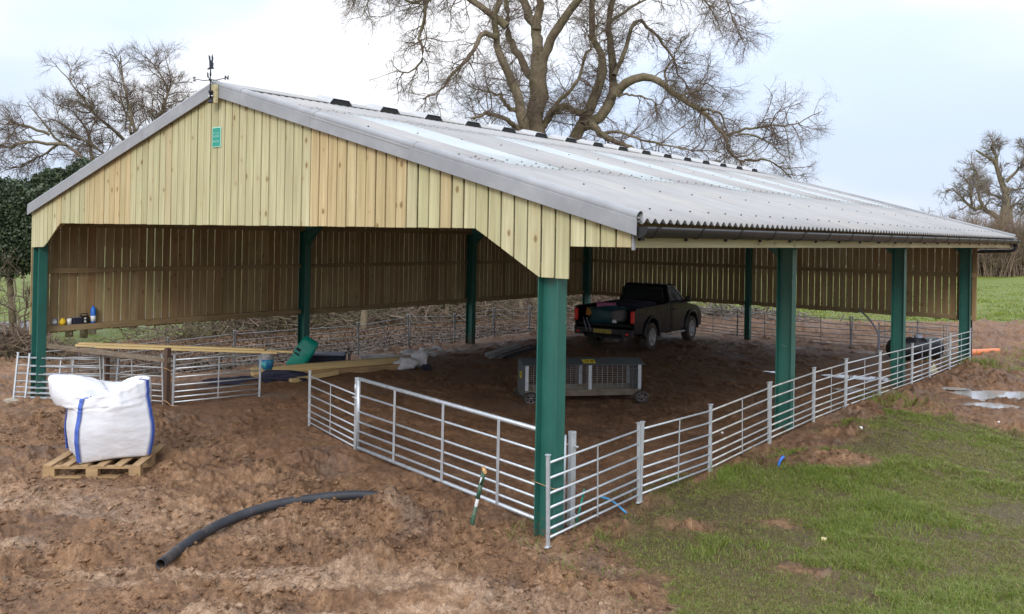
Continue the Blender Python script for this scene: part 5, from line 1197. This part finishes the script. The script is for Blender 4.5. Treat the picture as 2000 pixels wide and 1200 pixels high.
# --- great bare oak behind the barn
def oak():
    g = np.random.default_rng(21); s = 42.7; base = np.array([-6.43, 25.23, 0])
    base[2] = G(base[0], base[1])-.2
    tr = thing('oak_tree', 'huge spreading bare tree with mossy limbs behind the barn roof', 'tree', tuple(base))
    def pt(px, py, v): return RV*((px-1080)/s)+FV*v+UP*((597-py)/s+.2)
    def limb(ps, v0, v1, w0, w1):
        w0 *= .80; w1 *= .8
        n = len(ps); return ([pt(x, y, v0+(v1-v0)*i/(n-1)+.15*math.sin(i*2.1)) for i, (x, y) in enumerate(ps)], w0/2/s, w1/2/s)
    Lb = []
    Lb.append(limb([(1066, 640), (1058, 480), (1048, 340), (1042, 260), (1040, 184), (1044, 126), (1044, 96)], 0, 0, 74, 40))
    Lb.append(limb([(1044, 110), (1040, 60), (1037, 35), (1024, 12), (1014, -20), (990, -70), (960, -110)], 0, 1.5, 34, 12))
    Lb.append(limb([(1038, 42), (1043, 12), (1046, -30), (1060, -90), (1055, -150)], .2, -1, 24, 8))
    Lb.append(limb([(1050, 108), (1062, 78), (1081, 46), (1108, 7), (1140, -40), (1180, -85), (1215, -120)], 0, -2, 27, 9))
    Lb.append(limb([(1038, 148), (1022, 122), (1005, 97), (990, 66), (982, 40), (980, 0), (972, -50), (940, -95)], .3, 2, 24, 8))
    Lb.append(limb([(1030, 340), (1018, 270), (1010, 225), (1003, 179), (990, 150), (975, 124), (965, 98), (959, 76), (958, 40), (966, 0), (962, -60)], -.8, -2.2, 36, 9))
    Lb.append(limb([(980, 60), (962, 46), (945, 36), (925, 24), (908, 13), (893, 10), (867, 16), (840, 17), (833, 32), (828, 67), (820, 94), (830, 115), (827, 140), (810, 156), (790, 162)], -1.8, -3.4, 19, 3))
    Lb.append(limb([(893, 11), (870, 3), (845, 6), (825, 12), (818, 28), (826, 44)], -2.4, -3, 8, 2.5))
    Lb.append(limb([(838, 18), (812, 34), (796, 30), (772, 14), (740, 2), (712, 6), (694, 30)], -3, -4, 7, 2))
    Lb.append(limb([(962, 82), (936, 76), (925, 106), (912, 124), (899, 143), (881, 163), (872, 180), (865, 191), (850, 205), (835, 214)], -2, -4, 14, 3))
    Lb.append(limb([(1018, 262), (1000, 246), (985, 236), (968, 230), (945, 225), (934, 235), (918, 240)], -1, -3, 17, 5))
    Lb.append(limb([(1003, 215), (985, 208), (974, 196), (972, 182), (965, 190), (945, 185), (920, 182)], -1.2, -2.5, 12, 3))
    Lb.append(limb([(1046, 250), (1064, 216), (1082, 200), (1100, 194), (1118, 200), (1138, 206)], 0, .6, 20, 15))
    Lb.append(limb([(1064, 214), (1085, 186), (1110, 165), (1122, 138), (1128, 112), (1140, 88), (1150, 66), (1148, 40)], 0, -2, 13, 3))
    Lb.append(limb([(1082, 620), (1092, 400), (1104, 285), (1120, 250), (1136, 226), (1143, 204), (1159, 173), (1172, 135), (1176, 99), (1166, 70), (1157, 45), (1150, 20), (1151, -20), (1165, -80), (1150, -130)], .6, 1.5, 58, 8))
    Lb.append(limb([(1136, 232), (1162, 216), (1182, 195), (1194, 165), (1197, 130), (1195, 100), (1191, 57), (1192, 17), (1196, -40), (1215, -100), (1250, -140)], .6, 2.4, 30, 9))
    Lb.append(limb([(1196, 128), (1205, 108), (1214, 90), (1222, 65), (1230, 40), (1236, 17), (1253, 8), (1270, 17), (1284, 30), (1298, 40), (1312, 56), (1324, 71), (1334, 90), (1342, 107), (1357, 122), (1369, 138), (1390, 152), (1410, 160)], .8, 3.5, 14, 2))
    Lb.append(limb([(1197, 170), (1208, 154), (1222, 144), (1242, 137), (1264, 140), (1280, 150), (1293, 161), (1308, 174), (1321, 184), (1335, 196), (1349, 204), (1360, 215), (1369, 228), (1380, 244), (1389, 258), (1394, 275), (1398, 290), (1414, 309), (1416, 326)], .4, -2.5, 25, 3))
    Lb.append(limb([(1390, 256), (1405, 252), (1426, 246), (1450, 243), (1470, 240), (1492, 241), (1512, 237), (1530, 228), (1548, 218)], -1.8, -3.2, 8, 1.5))
    Lb.append(limb([(1350, 204), (1368, 207), (1383, 211), (1395, 226), (1402, 242), (1408, 256)], -1.5, -1, 8, 2))
    Lb.append(limb([(1414, 306), (1434, 304), (1454, 306), (1475, 316), (1490, 330), (1500, 345)], -2.4, -3.4, 7, 2))
    Lb.append(limb([(1410, 256), (1440, 262), (1460, 280), (1475, 300), (1490, 305)], -2.4, -4, 6, 1.5))
    Lb.append(limb([(1290, 160), (1284, 130), (1295, 110), (1306, 85), (1322, 72)], -.8, -2, 6, 2))
    Lb.append(limb([(1312, 178), (1335, 168), (1352, 162), (1372, 144), (1395, 150), (1420, 168)], -.8, 1, 6, 1.5))
    Lb.append(limb([(1146, 220), (1166, 244), (1184, 262), (1213, 272), (1232, 282), (1247, 296), (1256, 320)], .4, -1.5, 20, 6))
    Lb.append(limb([(1170, 250), (1192, 245), (1215, 254), (1240, 266), (1265, 272), (1300, 283), (1335, 290), (1370, 290)], .2, -3, 9, 2))
    Lb.append(limb([(1205, 172), (1222, 170), (1245, 178), (1262, 186), (1275, 195), (1285, 185), (1297, 178)], .2, -1.5, 6, 2))
    Lb.append(limb([(1110, 7), (1150, -20), (1210, -50), (1290, -60), (1340, -40), (1362, 0), (1376, 40), (1390, 75), (1396, 105)], -2.4, -4, 10, 2))
    Lb.append(limb([(1192, 10), (1260, -40), (1330, -55), (1390, -40), (1418, -5), (1430, 30)], 2, 2.6, 8, 2))
    Lb.append(limb([(962, -10), (900, -50), (830, -60), (760, -40), (720, 0), (706, 36)], -2, -1, 9, 2))
    Lb.append(limb([(900, -40), (800, -70), (700, -50), (670, -5)], -1, 1, 7, 2))
    tk = Lb[:1]+Lb[14:15]; rest = [l for l in Lb if l[0] is not tk[0][0] and l[0] is not tk[1][0]]
    K = 22
    def pack(Ls, n):
        P = np.stack([resample(l[0], K, l[2]*.16+.02, g) for l in Ls]); R = np.stack([np.linspace(0, 1, K)**.8*(l[2]-l[1])+l[1] for l in Ls])
        R = R*(1+.045*g.normal(size=R.shape)); return P, R, tubes(P, R, n)
    P0, R0, m0 = pack(tk, 14); P1, R1, m1 = pack(rest, 10)
    R0[:, 0] *= 1.5
    mesh_obj('trunk', m0[0], m0[1].ravel(), np.full(len(m0[1]), 4), MAT['bark'], smooth=True, parent=tr)
    mesh_obj('limbs', m1[0], m1[1].ravel(), np.full(len(m1[1]), 4), MAT['bark'], smooth=True, parent=tr)
    PA, RA = np.concatenate([P0, P1]), np.concatenate([R0, R1])
    lens = np.linalg.norm(np.diff(PA, axis=1), axis=2).sum(1)
    reps = np.concatenate([np.repeat(i, max(1, int(l/1.05))) for i, l in enumerate(lens)])
    A, Ra = sprout(PA[reps], RA[reps], 5, 1.9, .024, .008, .95, (0, 0, -.06), .30, g, 7, .22)
    B, Rb = sprout(A, Ra, 7, .9, .012, .0045, .8, (0, 0, -.10), .32, g, 6, .15)
    k = B[:, 0, 2] > 2.5; B, Rb = B[k], Rb[k]
    Cc, Rc = sprout(B, Rb, 6, .45, .006, .003, .75, (0, 0, -.06), .30, g, 4, .15)
    D, Rd = sprout(Cc, Rc, 2, .24, .0042, .0028, .7, (0, 0, .02), .2, g, 3, .2)
    V, Q = merge([tubes(A, Ra, 5), tubes(B, Rb, 4), tubes(Cc, Rc, 3), tubes(D, Rd, 3)])
    mesh_obj('twigs', V, Q.ravel(), np.full(len(Q), 4), MAT['twig'], smooth=True, parent=tr)
    # mossy shoots round the forks
    S, Rs = sprout(np.concatenate([P0[:, 10:17]]), R0[:, 10:17], 150, .45, .006, .003, 1.3, (0, 0, .3), .4, g, 5, 0)
    V, Q = tubes(S, Rs, 3); mesh_obj('epicormic_shoots', V, Q.ravel(), np.full(len(Q), 4), MAT['brush'], smooth=True, parent=tr)
oak()

def small_tree(name, label, base, limbs, mat, seed, n1=6, l1=1.1, n2=6, l2=.6, n3=4, l3=.3, rt=.02, bias=(0, 0, .03), K=12, wob=.25, leaf=None, r_twig=1.0, cat='tree', group=None, n4=0):
    g = np.random.default_rng(seed); tr = thing(name, label, cat, tuple(base), group=group)
    P = np.stack([resample([_v(p) for p in l[0]], K, .03, g) for l in limbs]); R = np.stack([np.linspace(l[1], l[2], K) for l in limbs])
    V, Q = tubes(P, R, 8); mesh_obj('trunk', V, Q.ravel(), np.full(len(Q), 4), MAT['bark'], smooth=True, parent=tr)
    A, Ra = sprout(P, R, n1, l1, rt, rt*.4, .8, bias, wob, g, 6, .25)
    B, Rb = sprout(A, Ra, n2, l2, rt*.45, rt*.2, .75, bias, wob, g, 5, .15)
    Cc, Rc = sprout(B, Rb, n3, l3, rt*.22, rt*.12, .7, bias, wob*.8, g, 4, .1)
    L_ = [tubes(A, Ra, 4), tubes(B, Rb, 3), tubes(Cc, Rc, 3)]
    if n4: D, Rd = sprout(Cc, Rc, n4, l3*.55, rt*.15, rt*.1, .7, bias, wob*.8, g, 3, .1); L_.append(tubes(D, Rd, 3))
    V, Q = merge(L_); mesh_obj('twigs', V, Q.ravel(), np.full(len(Q), 4), MAT[mat], smooth=True, parent=tr)
    if leaf:
        lm, cnt, sz = leaf; k = g.integers(0, len(Cc), cnt); C = Cc[k, -1]+g.normal(size=(cnt, 3))*.06
        V, Q = leaf_quads(C, sz, g); mesh_obj('leaves', V, Q.ravel(), np.full(len(Q), 4), MAT[lm], parent=tr)
    return tr
def LF(s, x0, y0, lean=0):   # tree-local point from lateral/height measurements scaled by s
    return lambda px, py, v: tuple(RV*((px-x0)/s)+FV*v+UP*((y0-py)/s))
# two bare thorn trees on the left
p_ = LF(57, 235, 640)
small_tree('thorn_tree', 'dense bare twiggy tree rising behind the left roof slope', (-11.96, 7.68, -.35), [
    ([p_(262, 645, 0), p_(262, 420, 0), p_(258, 330, 0), p_(255, 280, .2), p_(246, 230, .3), p_(236, 180, .2), p_(226, 140, 0), p_(220, 105, .2)], .16, .018),
    ([p_(258, 310, 0), p_(275, 260, .4), p_(292, 210, .8), p_(300, 160, .8), p_(285, 125, .6), p_(262, 100, .5)], .075, .012),
    ([p_(258, 300, 0), p_(300, 260, -.6), p_(335, 215, -1), p_(352, 170, -1.2), p_(345, 125, -1.4)], .07, .012),
    ([p_(256, 290, 0), p_(225, 250, -.8), p_(190, 215, -1), p_(165, 180, -1), p_(140, 150, -1.1), p_(128, 138, -1)], .07, .01),
    ([p_(250, 260, 0), p_(220, 215, .9), p_(196, 180, 1.2), p_(185, 140, 1.2)], .055, .01),
    ([p_(256, 330, 0), p_(215, 300, -1), p_(180, 275, -1.2), p_(150, 250, -1.2), p_(130, 215, -1)], .06, .01),
    ([p_(300, 300, 0), p_(340, 262, .6), p_(368, 230, .8), p_(380, 200, .7)], .05, .01),
    ([p_(258, 330, 0), p_(310, 310, -.4), p_(350, 280, -.6), p_(375, 255, -.4)], .05, .01)], 'twig', 31, 26, 1.15, 9, .55, 6, .27, .020, (0, 0, .05), n4=1)
p_ = LF(57, 110, 640)
small_tree('thorn_tree', 'low leaning bare tree at the far left above the evergreen', (-12.0, 5.6, -.35), [
    ([p_(175, 645, 0), p_(176, 420, 0), p_(168, 330, 0), p_(140, 305, 0), p_(110, 290, .2), p_(85, 272, .2), p_(60, 240, .3), p_(36, 212, .3)], .15, .012),
    ([p_(170, 335, 0), p_(150, 290, .6), p_(125, 250, 1), p_(105, 225, 1), p_(70, 210, 1)], .07, .01),
    ([p_(120, 292, 0), p_(80, 292, -.6), p_(40, 300, -.8), p_(0, 300, -.8), p_(-30, 310, -.8)], .06, .01),
    ([p_(90, 275, 0), p_(50, 258, -.4), p_(10, 262, -.6), p_(-20, 270, -.6)], .05, .01),
    ([p_(110, 288, 0), p_(60, 316, .4), p_(20, 330, .6), p_(-20, 345, .6)], .05, .01)], 'redtwig', 32, 22, .95, 8, .5, 6, .25, .016, (0, 0, .02), n4=1)

# evergreen at the left edge
def evergreen():
    g = np.random.default_rng(41); base = np.array([-9.3, 4.8, .0]); tr = thing('evergreen_tree', 'dense dark evergreen tree at the left edge of the yard', 'tree', tuple(base))
    mb = MB()
    for dx, dy in ((0, 0), (.5, .2), (-.6, -.4), (-1.4, -1.0)): mb.tube([(dx, dy, -.2), (dx*1.1, dy*1.1, 1.5), (dx*1.2+.1, dy*1.1, 3.2)], [.12, .09, .05], 8)
    mb.build('trunk', MAT['bark'], tr)
    Cs = []
    def lumpy(c, r, n):
        d = g.normal(size=(n, 3)); d /= np.linalg.norm(d, axis=1, keepdims=True); rad = .62+.38*g.random(n)**.5
        wv = 1+.35*(fbm(d[:, 0]*2.1+c[0], d[:, 1]*2.1+d[:, 2]*1.7+c[2], 3)-.5)*2
        Cs.append(np.array(c)+d*(rad*wv)[:, None]*np.array(r))
    # crown spreads along the view's lateral direction and steps down towards the barn
    for u, v, z, ru, rz, n in ((-.1, 0, 3.5, 1.0, .9, 6500), (-1.0, .1, 3.4, 1.1, 1.2, 8500), (-2.1, .2, 3.3, 1.2, 1.2, 8500), (-3.2, .3, 3.1, 1.2, 1.2, 7000), (.55, .1, 4.05, .7, .62, 4500), (.9, .2, 4.1, .7, .55, 3600), (-.6, .2, 4.4, .6, .45, 2600), (-1.6, -.2, 2.4, 1.0, .8, 5000), (-.5, -.2, 2.5, .9, .8, 4500), (-2.8, 0, 2.3, 1.0, .9, 4500), (-.2, .4, 3.2, 1.0, 1.0, 4000), (1.3, .5, 3.7, .7, .65, 4500), (1.7, .3, 4.1, .7, .6, 4500), (1.0, .3, 4.6, .6, .45, 3500), (.3, .2, 4.75, .5, .4, 2500), (1.2, .2, 3.0, .6, .6, 2500), (-4.2, .3, 3.2, 1.1, 1.1, 4000), (-.2, .2, 2.0, .6, .5, 1500)):
        c = RV*u+FV*v; lumpy((c[0], c[1], z), (ru*1.0, ru*1.0, rz), int(n*1.7))
    C = np.vstack(Cs); V, Q = leaf_quads(C, .052, g, .8)
    mesh_obj('crown', V, Q.ravel(), np.full(len(Q), 4), MAT['ivy'], parent=tr)
evergreen()
def q_(u, v, z): return tuple(RV*u+FV*v+UP*z)
small_tree('bare_shrub', 'bare many-stemmed shrub below the evergreen beside the front left column', (-7.1, 2.6, -.3), [
    ([q_(-.1, 0, -.1), q_(-.1, 0, .6), q_(-.25, .1, 1.2), q_(-.3, .1, 2.0)], .06, .02), ([q_(0, 0, -.1), q_(.3, 0, .5), q_(.55, .1, 1.1), q_(.75, .1, 1.9)], .045, .015),
    ([q_(-.15, 0, -.1), q_(-.6, .1, .6), q_(-1.0, .1, 1.1), q_(-1.6, .1, 1.5)], .05, .015), ([q_(.05, 0, 0), q_(.2, -.3, .8), q_(.25, -.4, 1.5), q_(.3, -.5, 2.1)], .04, .012),
    ([q_(-.9, 0, -.1), q_(-1.0, 0, .8), q_(-.85, .1, 1.5), q_(-.9, .1, 2.2)], .045, .015), ([q_(-.2, .1, .9), q_(.4, .1, 1.25), q_(.9, .1, 1.3), q_(1.4, .2, 1.25)], .03, .012)], 'twig', 51, 8, .9, 5, .5, 3, .3, .016, (0, 0, .05), leaf=('brush', 600, .03), cat='shrub')
# twig pile, hedge bank and brush beyond the left wall
def brush_pile(name, label, n, cx, cy, ru, rv, h, ang, seed, mat='redtwig', leaf=None, cat='brushwood', log=0, rt=.008, ln=.9, clear=None):
    g = np.random.default_rng(seed); c_, s_ = math.cos(ang), math.sin(ang)
    u = g.normal(size=n)*ru*.5; v = g.normal(size=n)*rv*.5; env = np.exp(-(u/ru)**2-(v/rv)**2)
    x = cx+c_*u-s_*v; y = cy+s_*u+c_*v; z0 = ground_z(x, y); z = z0+h*env*g.random(n)**.8
    if clear is not None: k = clear(x, y); x, y, z = x[k], y[k], z[k]; n = len(x)
    d = g.normal(size=(n, 3)); d[:, 2] *= .55; d /= np.linalg.norm(d, axis=1, keepdims=True); l_ = ln*(.3+g.random(n))
    P = np.empty((n, 4, 3)); P[:, 0] = np.stack([x, y, z], 1)-d*l_[:, None]/2
    for k in range(1, 4): d = d+g.normal(size=(n, 3))*.22; d /= np.linalg.norm(d, axis=1, keepdims=True); P[:, k] = P[:, k-1]+d*l_[:, None]/3
    zz = ground_z(P[:, :, 0].ravel(), P[:, :, 1].ravel()).reshape(P.shape[:2]); P[:, :, 2] = np.maximum(P[:, :, 2], zz+.01)
    R = rt*(.5+1.2*g.random(n)**3*2)[:, None]*np.array([1, .9, .75, .4])[None]
    M = [tubes(P, R, 4)]; V, Q = merge(M); nt = len(Q)
    mats = [MAT[mat]]; mi = np.zeros(nt, int)
    if leaf:
        lm, cnt, sz = leaf; k = g.integers(0, n, cnt); C = P[k, g.integers(0, 4, cnt)]+g.normal(size=(cnt, 3))*.12; C[:, 2] = np.maximum(C[:, 2], ground_z(C[:, 0], C[:, 1])+.01)
        v2, q2 = leaf_quads(C, sz, g); Q = np.vstack([Q, q2+len(V)]); V = np.vstack([V, v2]); mats.append(MAT[lm]); mi = np.concatenate([mi, np.ones(len(q2), int)])
    return mesh_obj(name, V, Q.ravel(), np.full(len(Q), 4), mats, mi)
o = brush_pile('twig_heap', '', 1500, -6.2, 1.9, 1.6, .7, .62, .65, 61, 'redtwig'); tag(o, 'heap of brown hedge trimmings at the far left of the yard', 'brushwood', kind='stuff')
o = brush_pile('brushwood', '', 2700, -6.8, 11.5, 5.5, 1.0, 1.15, PI/2, 62, 'twig', ('brush', 9000, .04), ln=1.1); tag(o, 'tangle of grey-brown brushwood and bramble along the hedge behind the left wall', 'brushwood', kind='stuff')
o = brush_pile('brushwood', '', 2700, -6.6, 19.0, 4.5, 1.2, 1.2, PI/2+.1, 63, 'twig', ('brush', 7000, .04), ln=1.2, rt=.011); tag(o, 'heaped cut branches behind the second bay of the left wall', 'brushwood', kind='stuff')
o = brush_pile('brushwood', '', 2600, -5.2, 26.5, 4.0, 1.6, 1.2, .4, 64, 'twig', ('brush', 5000, .04), ln=1.3, rt=.012); tag(o, 'brush and cut branches beyond the far left corner of the barn', 'brushwood', kind='stuff')
o = brush_pile('root_debris', '', 500, 3.2, 22.6, 3.0, 1.2, .35, .3, 65, 'fartwig', None, ln=.8, rt=.014); tag(o, 'roots and pale sticks strewn over the earth bank behind the rear wall', 'brushwood', kind='stuff')
g_ = np.random.default_rng(66); n_l = 26000; lx = g_.uniform(-7.6, -.4, n_l); ly = g_.uniform(1, 26, n_l); k_ = g_.random(n_l) < m_litter(lx, ly)*.9
C_ = np.stack([lx[k_], ly[k_], ground_z(lx[k_], ly[k_])+.015], 1); V_, Q_ = leaf_quads(C_, .035, g_, .8)
tag(mesh_obj('leaf_litter', V_, Q_.ravel(), np.full(len(Q_), 4), MAT['deadleaf']), 'red-brown fallen leaves covering the ground behind the left wall', 'leaf litter', kind='stuff')
for k, (x, y, h, r, ln, lb) in enumerate(((-6.4, 21.6, 2.6, .11, .06, 'pale slim trunk behind the rear left corner, nearer the column'), (-6.0, 22.3, 2.7, .12, -.03, 'pale slim trunk behind the rear left corner, right of its twin'), (-7.6, 8.6, 2.4, .10, .02, 'grey stump post in the hedge beyond the first bay'), (-7.9, 7.9, 2.3, .14, .05, 'thick mossy stem in the hedge beyond the first bay'), (-5.0, 12.6, 1.9, .13, -.02, 'yellowish stem standing beyond the second column'), (-5.6, 17.2, 1.8, .1, .05, 'dark stem in the brush beyond the second bay'))):
    t = thing('hedgerow_tree', lb, 'tree', (x, y, G(x, y)-.1)); g = np.random.default_rng(70+k)
    pts = [(ln*z+.03*math.sin(z*3+k), .03*math.cos(z*2+k), z) for z in np.linspace(0, h, 9)]; mb = MB(); mb.tube(pts, [r*(1-.04*i) for i in range(9)], 10); mb.build('trunk', MAT['bark'], t)
    P = np.array(pts)[None]; A, Ra = sprout(P, np.full((1, 9), r), 14, .8, .018, .006, 1.0, (0, 0, .1), .3, g, 6, .3); B, Rb = sprout(A, Ra, 5, .4, .006, .003, .8, (0, 0, .05), .3, g, 4, .2)
    V, Q = merge([tubes(A, Ra, 4), tubes(B, Rb, 3)]); mesh_obj('twigs', V, Q.ravel(), np.full(len(Q), 4), MAT['twig'], smooth=True, parent=t)
for k, (a, b, r, lb) in enumerate((((-5.9, 12.3, .75), (-4.9, 13.6, 1.35), .035, 'pale broken branch slanting out of the brush beyond the second column'), ((-6.2, 23.6, 1.5), (-5.3, 24.8, .55), .05, 'bent pale branch by the rear left corner'), ((1.6, 21.0, .35), (3.2, 20.7, .22), .03, 'pale bent stick lying on the earth bank behind the rear wall'), ((-6.9, 17.3, .75), (-6.2, 17.5, .75), .16, 'sawn log with a pale end in the brush beyond the second bay'))):
    a, b = _v(a), _v(b); a[2] += G(a[0], a[1]); b[2] += G(b[0], b[1]); m_ = (a+b)/2+_v((.05, .03, .08)); mb = MB(); mb.tube(cat_rom([a, m_, b], 5), r, 8); tag(mb.build('branch', MAT['timber'] if k != 1 else MAT['oldwood']), lb, 'branch')

# far right: hedge, tree, fence stakes
def hedge(name, label, a, b, h, n, seed, mat, dep=3.0, leafn=0, top=.35):
    g = np.random.default_rng(seed); a, b = _v(a), _v(b); L_ = np.linalg.norm(b-a); d = (b-a)/L_; nv = np.array([-d[1], d[0]])
    s = g.random(n)*L_; w = g.normal(size=n)*dep*.4; hh = h*(1-top+top*2*fbm(s*.12+seed, s*0+3, 3))*(.55+.5*g.random(n))
    x = a[0]+d[0]*s+nv[0]*w; y = a[1]+d[1]*s+nv[1]*w; z = ground_z(x, y); K = 5; P = np.empty((n, K, 3)); P[:, 0] = np.stack([x, y, z-.1], 1)
    cur = np.stack([g.normal(size=n)*.25, g.normal(size=n)*.25, np.ones(n)], 1)
    for k in range(1, K): cur = cur+g.normal(size=(n, 3))*.22; cur[:, 2] = np.abs(cur[:, 2])+.25; cur /= np.linalg.norm(cur, axis=1, keepdims=True); P[:, k] = P[:, k-1]+cur*(hh/(K-1))[:, None]
    R = (.035*(.5+g.random(n)))[:, None]*np.linspace(1, .35, K)[None]
    A, Ra = sprout(P, R, 6, h*.30, .016, .009, .7, (0, 0, .15), .3, g, 4, .2); B, Rb = sprout(A, Ra, 4, h*.16, .012, .009, .7, (0, 0, .08), .3, g, 3, .15)
    V, Q = merge([tubes(P, R, 4), tubes(A, Ra, 3), tubes(B, Rb, 3)]); o = mesh_obj(name, V, Q.ravel(), np.full(len(Q), 4), MAT[mat], smooth=True)
    return tag(o, label, 'hedge')
hedge('hedge', 'tall russet-brown leafless hedge at the end of the field on the right', (-7.5, 89), (14, 106), 6.0, 2600, 81, 'hedgetwig', 3.4)
hedge('hedge', 'distant line of bare scrub behind the rear of the barn', (-48, 66), (-9, 90), 5.4, 1500, 82, 'fartwig', 3.5)
hedge('hedge', 'thin line of bare saplings showing above the ridge left of the great tree', (-46, 30), (-24, 46), 9.0, 130, 83, 'fartwig', 2.0, top=.5)
p_ = LF(18, 1945, 535)
small_tree('field_tree', 'gnarled bare tree standing over the hedge at the far right', (-1.6, 100.5, .0), [
    ([p_(1946, 540, 0), p_(1948, 470, 0), p_(1951, 431, 0), p_(1955, 400, 0), p_(1960, 380, .5), p_(1953, 350, 1), p_(1946, 326, 1), p_(1935, 310, 1), p_(1918, 305, 1), p_(1905, 296, 1)], .75, .08),
    ([p_(1946, 440, 0), p_(1925, 426, -1), p_(1908, 416, -1), p_(1894, 409, -1.5), p_(1875, 415, -2), p_(1860, 403, -2), p_(1845, 388, -2), p_(1830, 376, -2), p_(1820, 380, -2)], .34, .06),
    ([p_(1897, 410, -1.4), p_(1893, 388, -1), p_(1891, 366, -1), p_(1887, 342, -1), p_(1876, 322, -1)], .18, .05),
    ([p_(1870, 412, -2), p_(1862, 385, -2.5), p_(1856, 362, -2.5), p_(1840, 350, -2.5)], .15, .05),
    ([p_(1958, 385, 0), p_(1975, 372, 1), p_(1990, 372, 1.5), p_(2010, 368, 1.5), p_(2030, 360, 1)], .2, .05),
    ([p_(1955, 360, 0), p_(1970, 338, -.6), p_(1978, 318, -1), p_(1984, 298, -1), p_(1972, 290, -1)], .17, .05),
    ([p_(1956, 392, 0), p_(1930, 378, 1.4), p_(1915, 362, 2), p_(1906, 350, 2)], .15, .05),
    ([p_(1946, 326, 1), p_(1945, 305, 1), p_(1935, 290, 1), p_(1938, 280, 1)], .2, .06),
    ([p_(1965, 440, 0), p_(1967, 410, .6), p_(1962, 385, .8)], .30, .2),
    ([p_(1967, 420, .6), p_(1985, 400, 1), p_(2000, 405, 1), p_(2015, 420, 1)], .15, .05)], 'fartwig', 91, 20, 1.9, 8, .95, 6, .5, .06, (0, 0, .03), K=14)
small_tree('field_tree', 'low distant bare tree left of the gnarled one behind the far roof corner', (-9.5, 102, .0), [
    ([(0, 0, 0), (.1, 0, 3.2), (0, 0, 6.2)], .3, .08), ([(0, 0, 2.4), (1.6, 1.2, 4.8), (2.4, 1.6, 6.0)], .15, .06), ([(0, 0, 2.2), (-1.5, -1.2, 4.4), (-2.4, -1.8, 5.8)], .15, .06)], 'fartwig', 92, 12, 1.7, 6, .8, 4, .5, .05)
for k, (x, y, lb) in enumerate(((-.9, 92.2, 'white-topped fence stake on the left before the far hedge'), (.85, 93.9, 'white-topped fence stake further right before the far hedge'))):
    t = thing('fence_stake', lb, 'fence post', (x, y, G(x, y))); mb = MB(); mb.bx(-.07, .07, -.07, .07, -.1, 1.35); mb.build('shaft', MAT['fascia'], t)
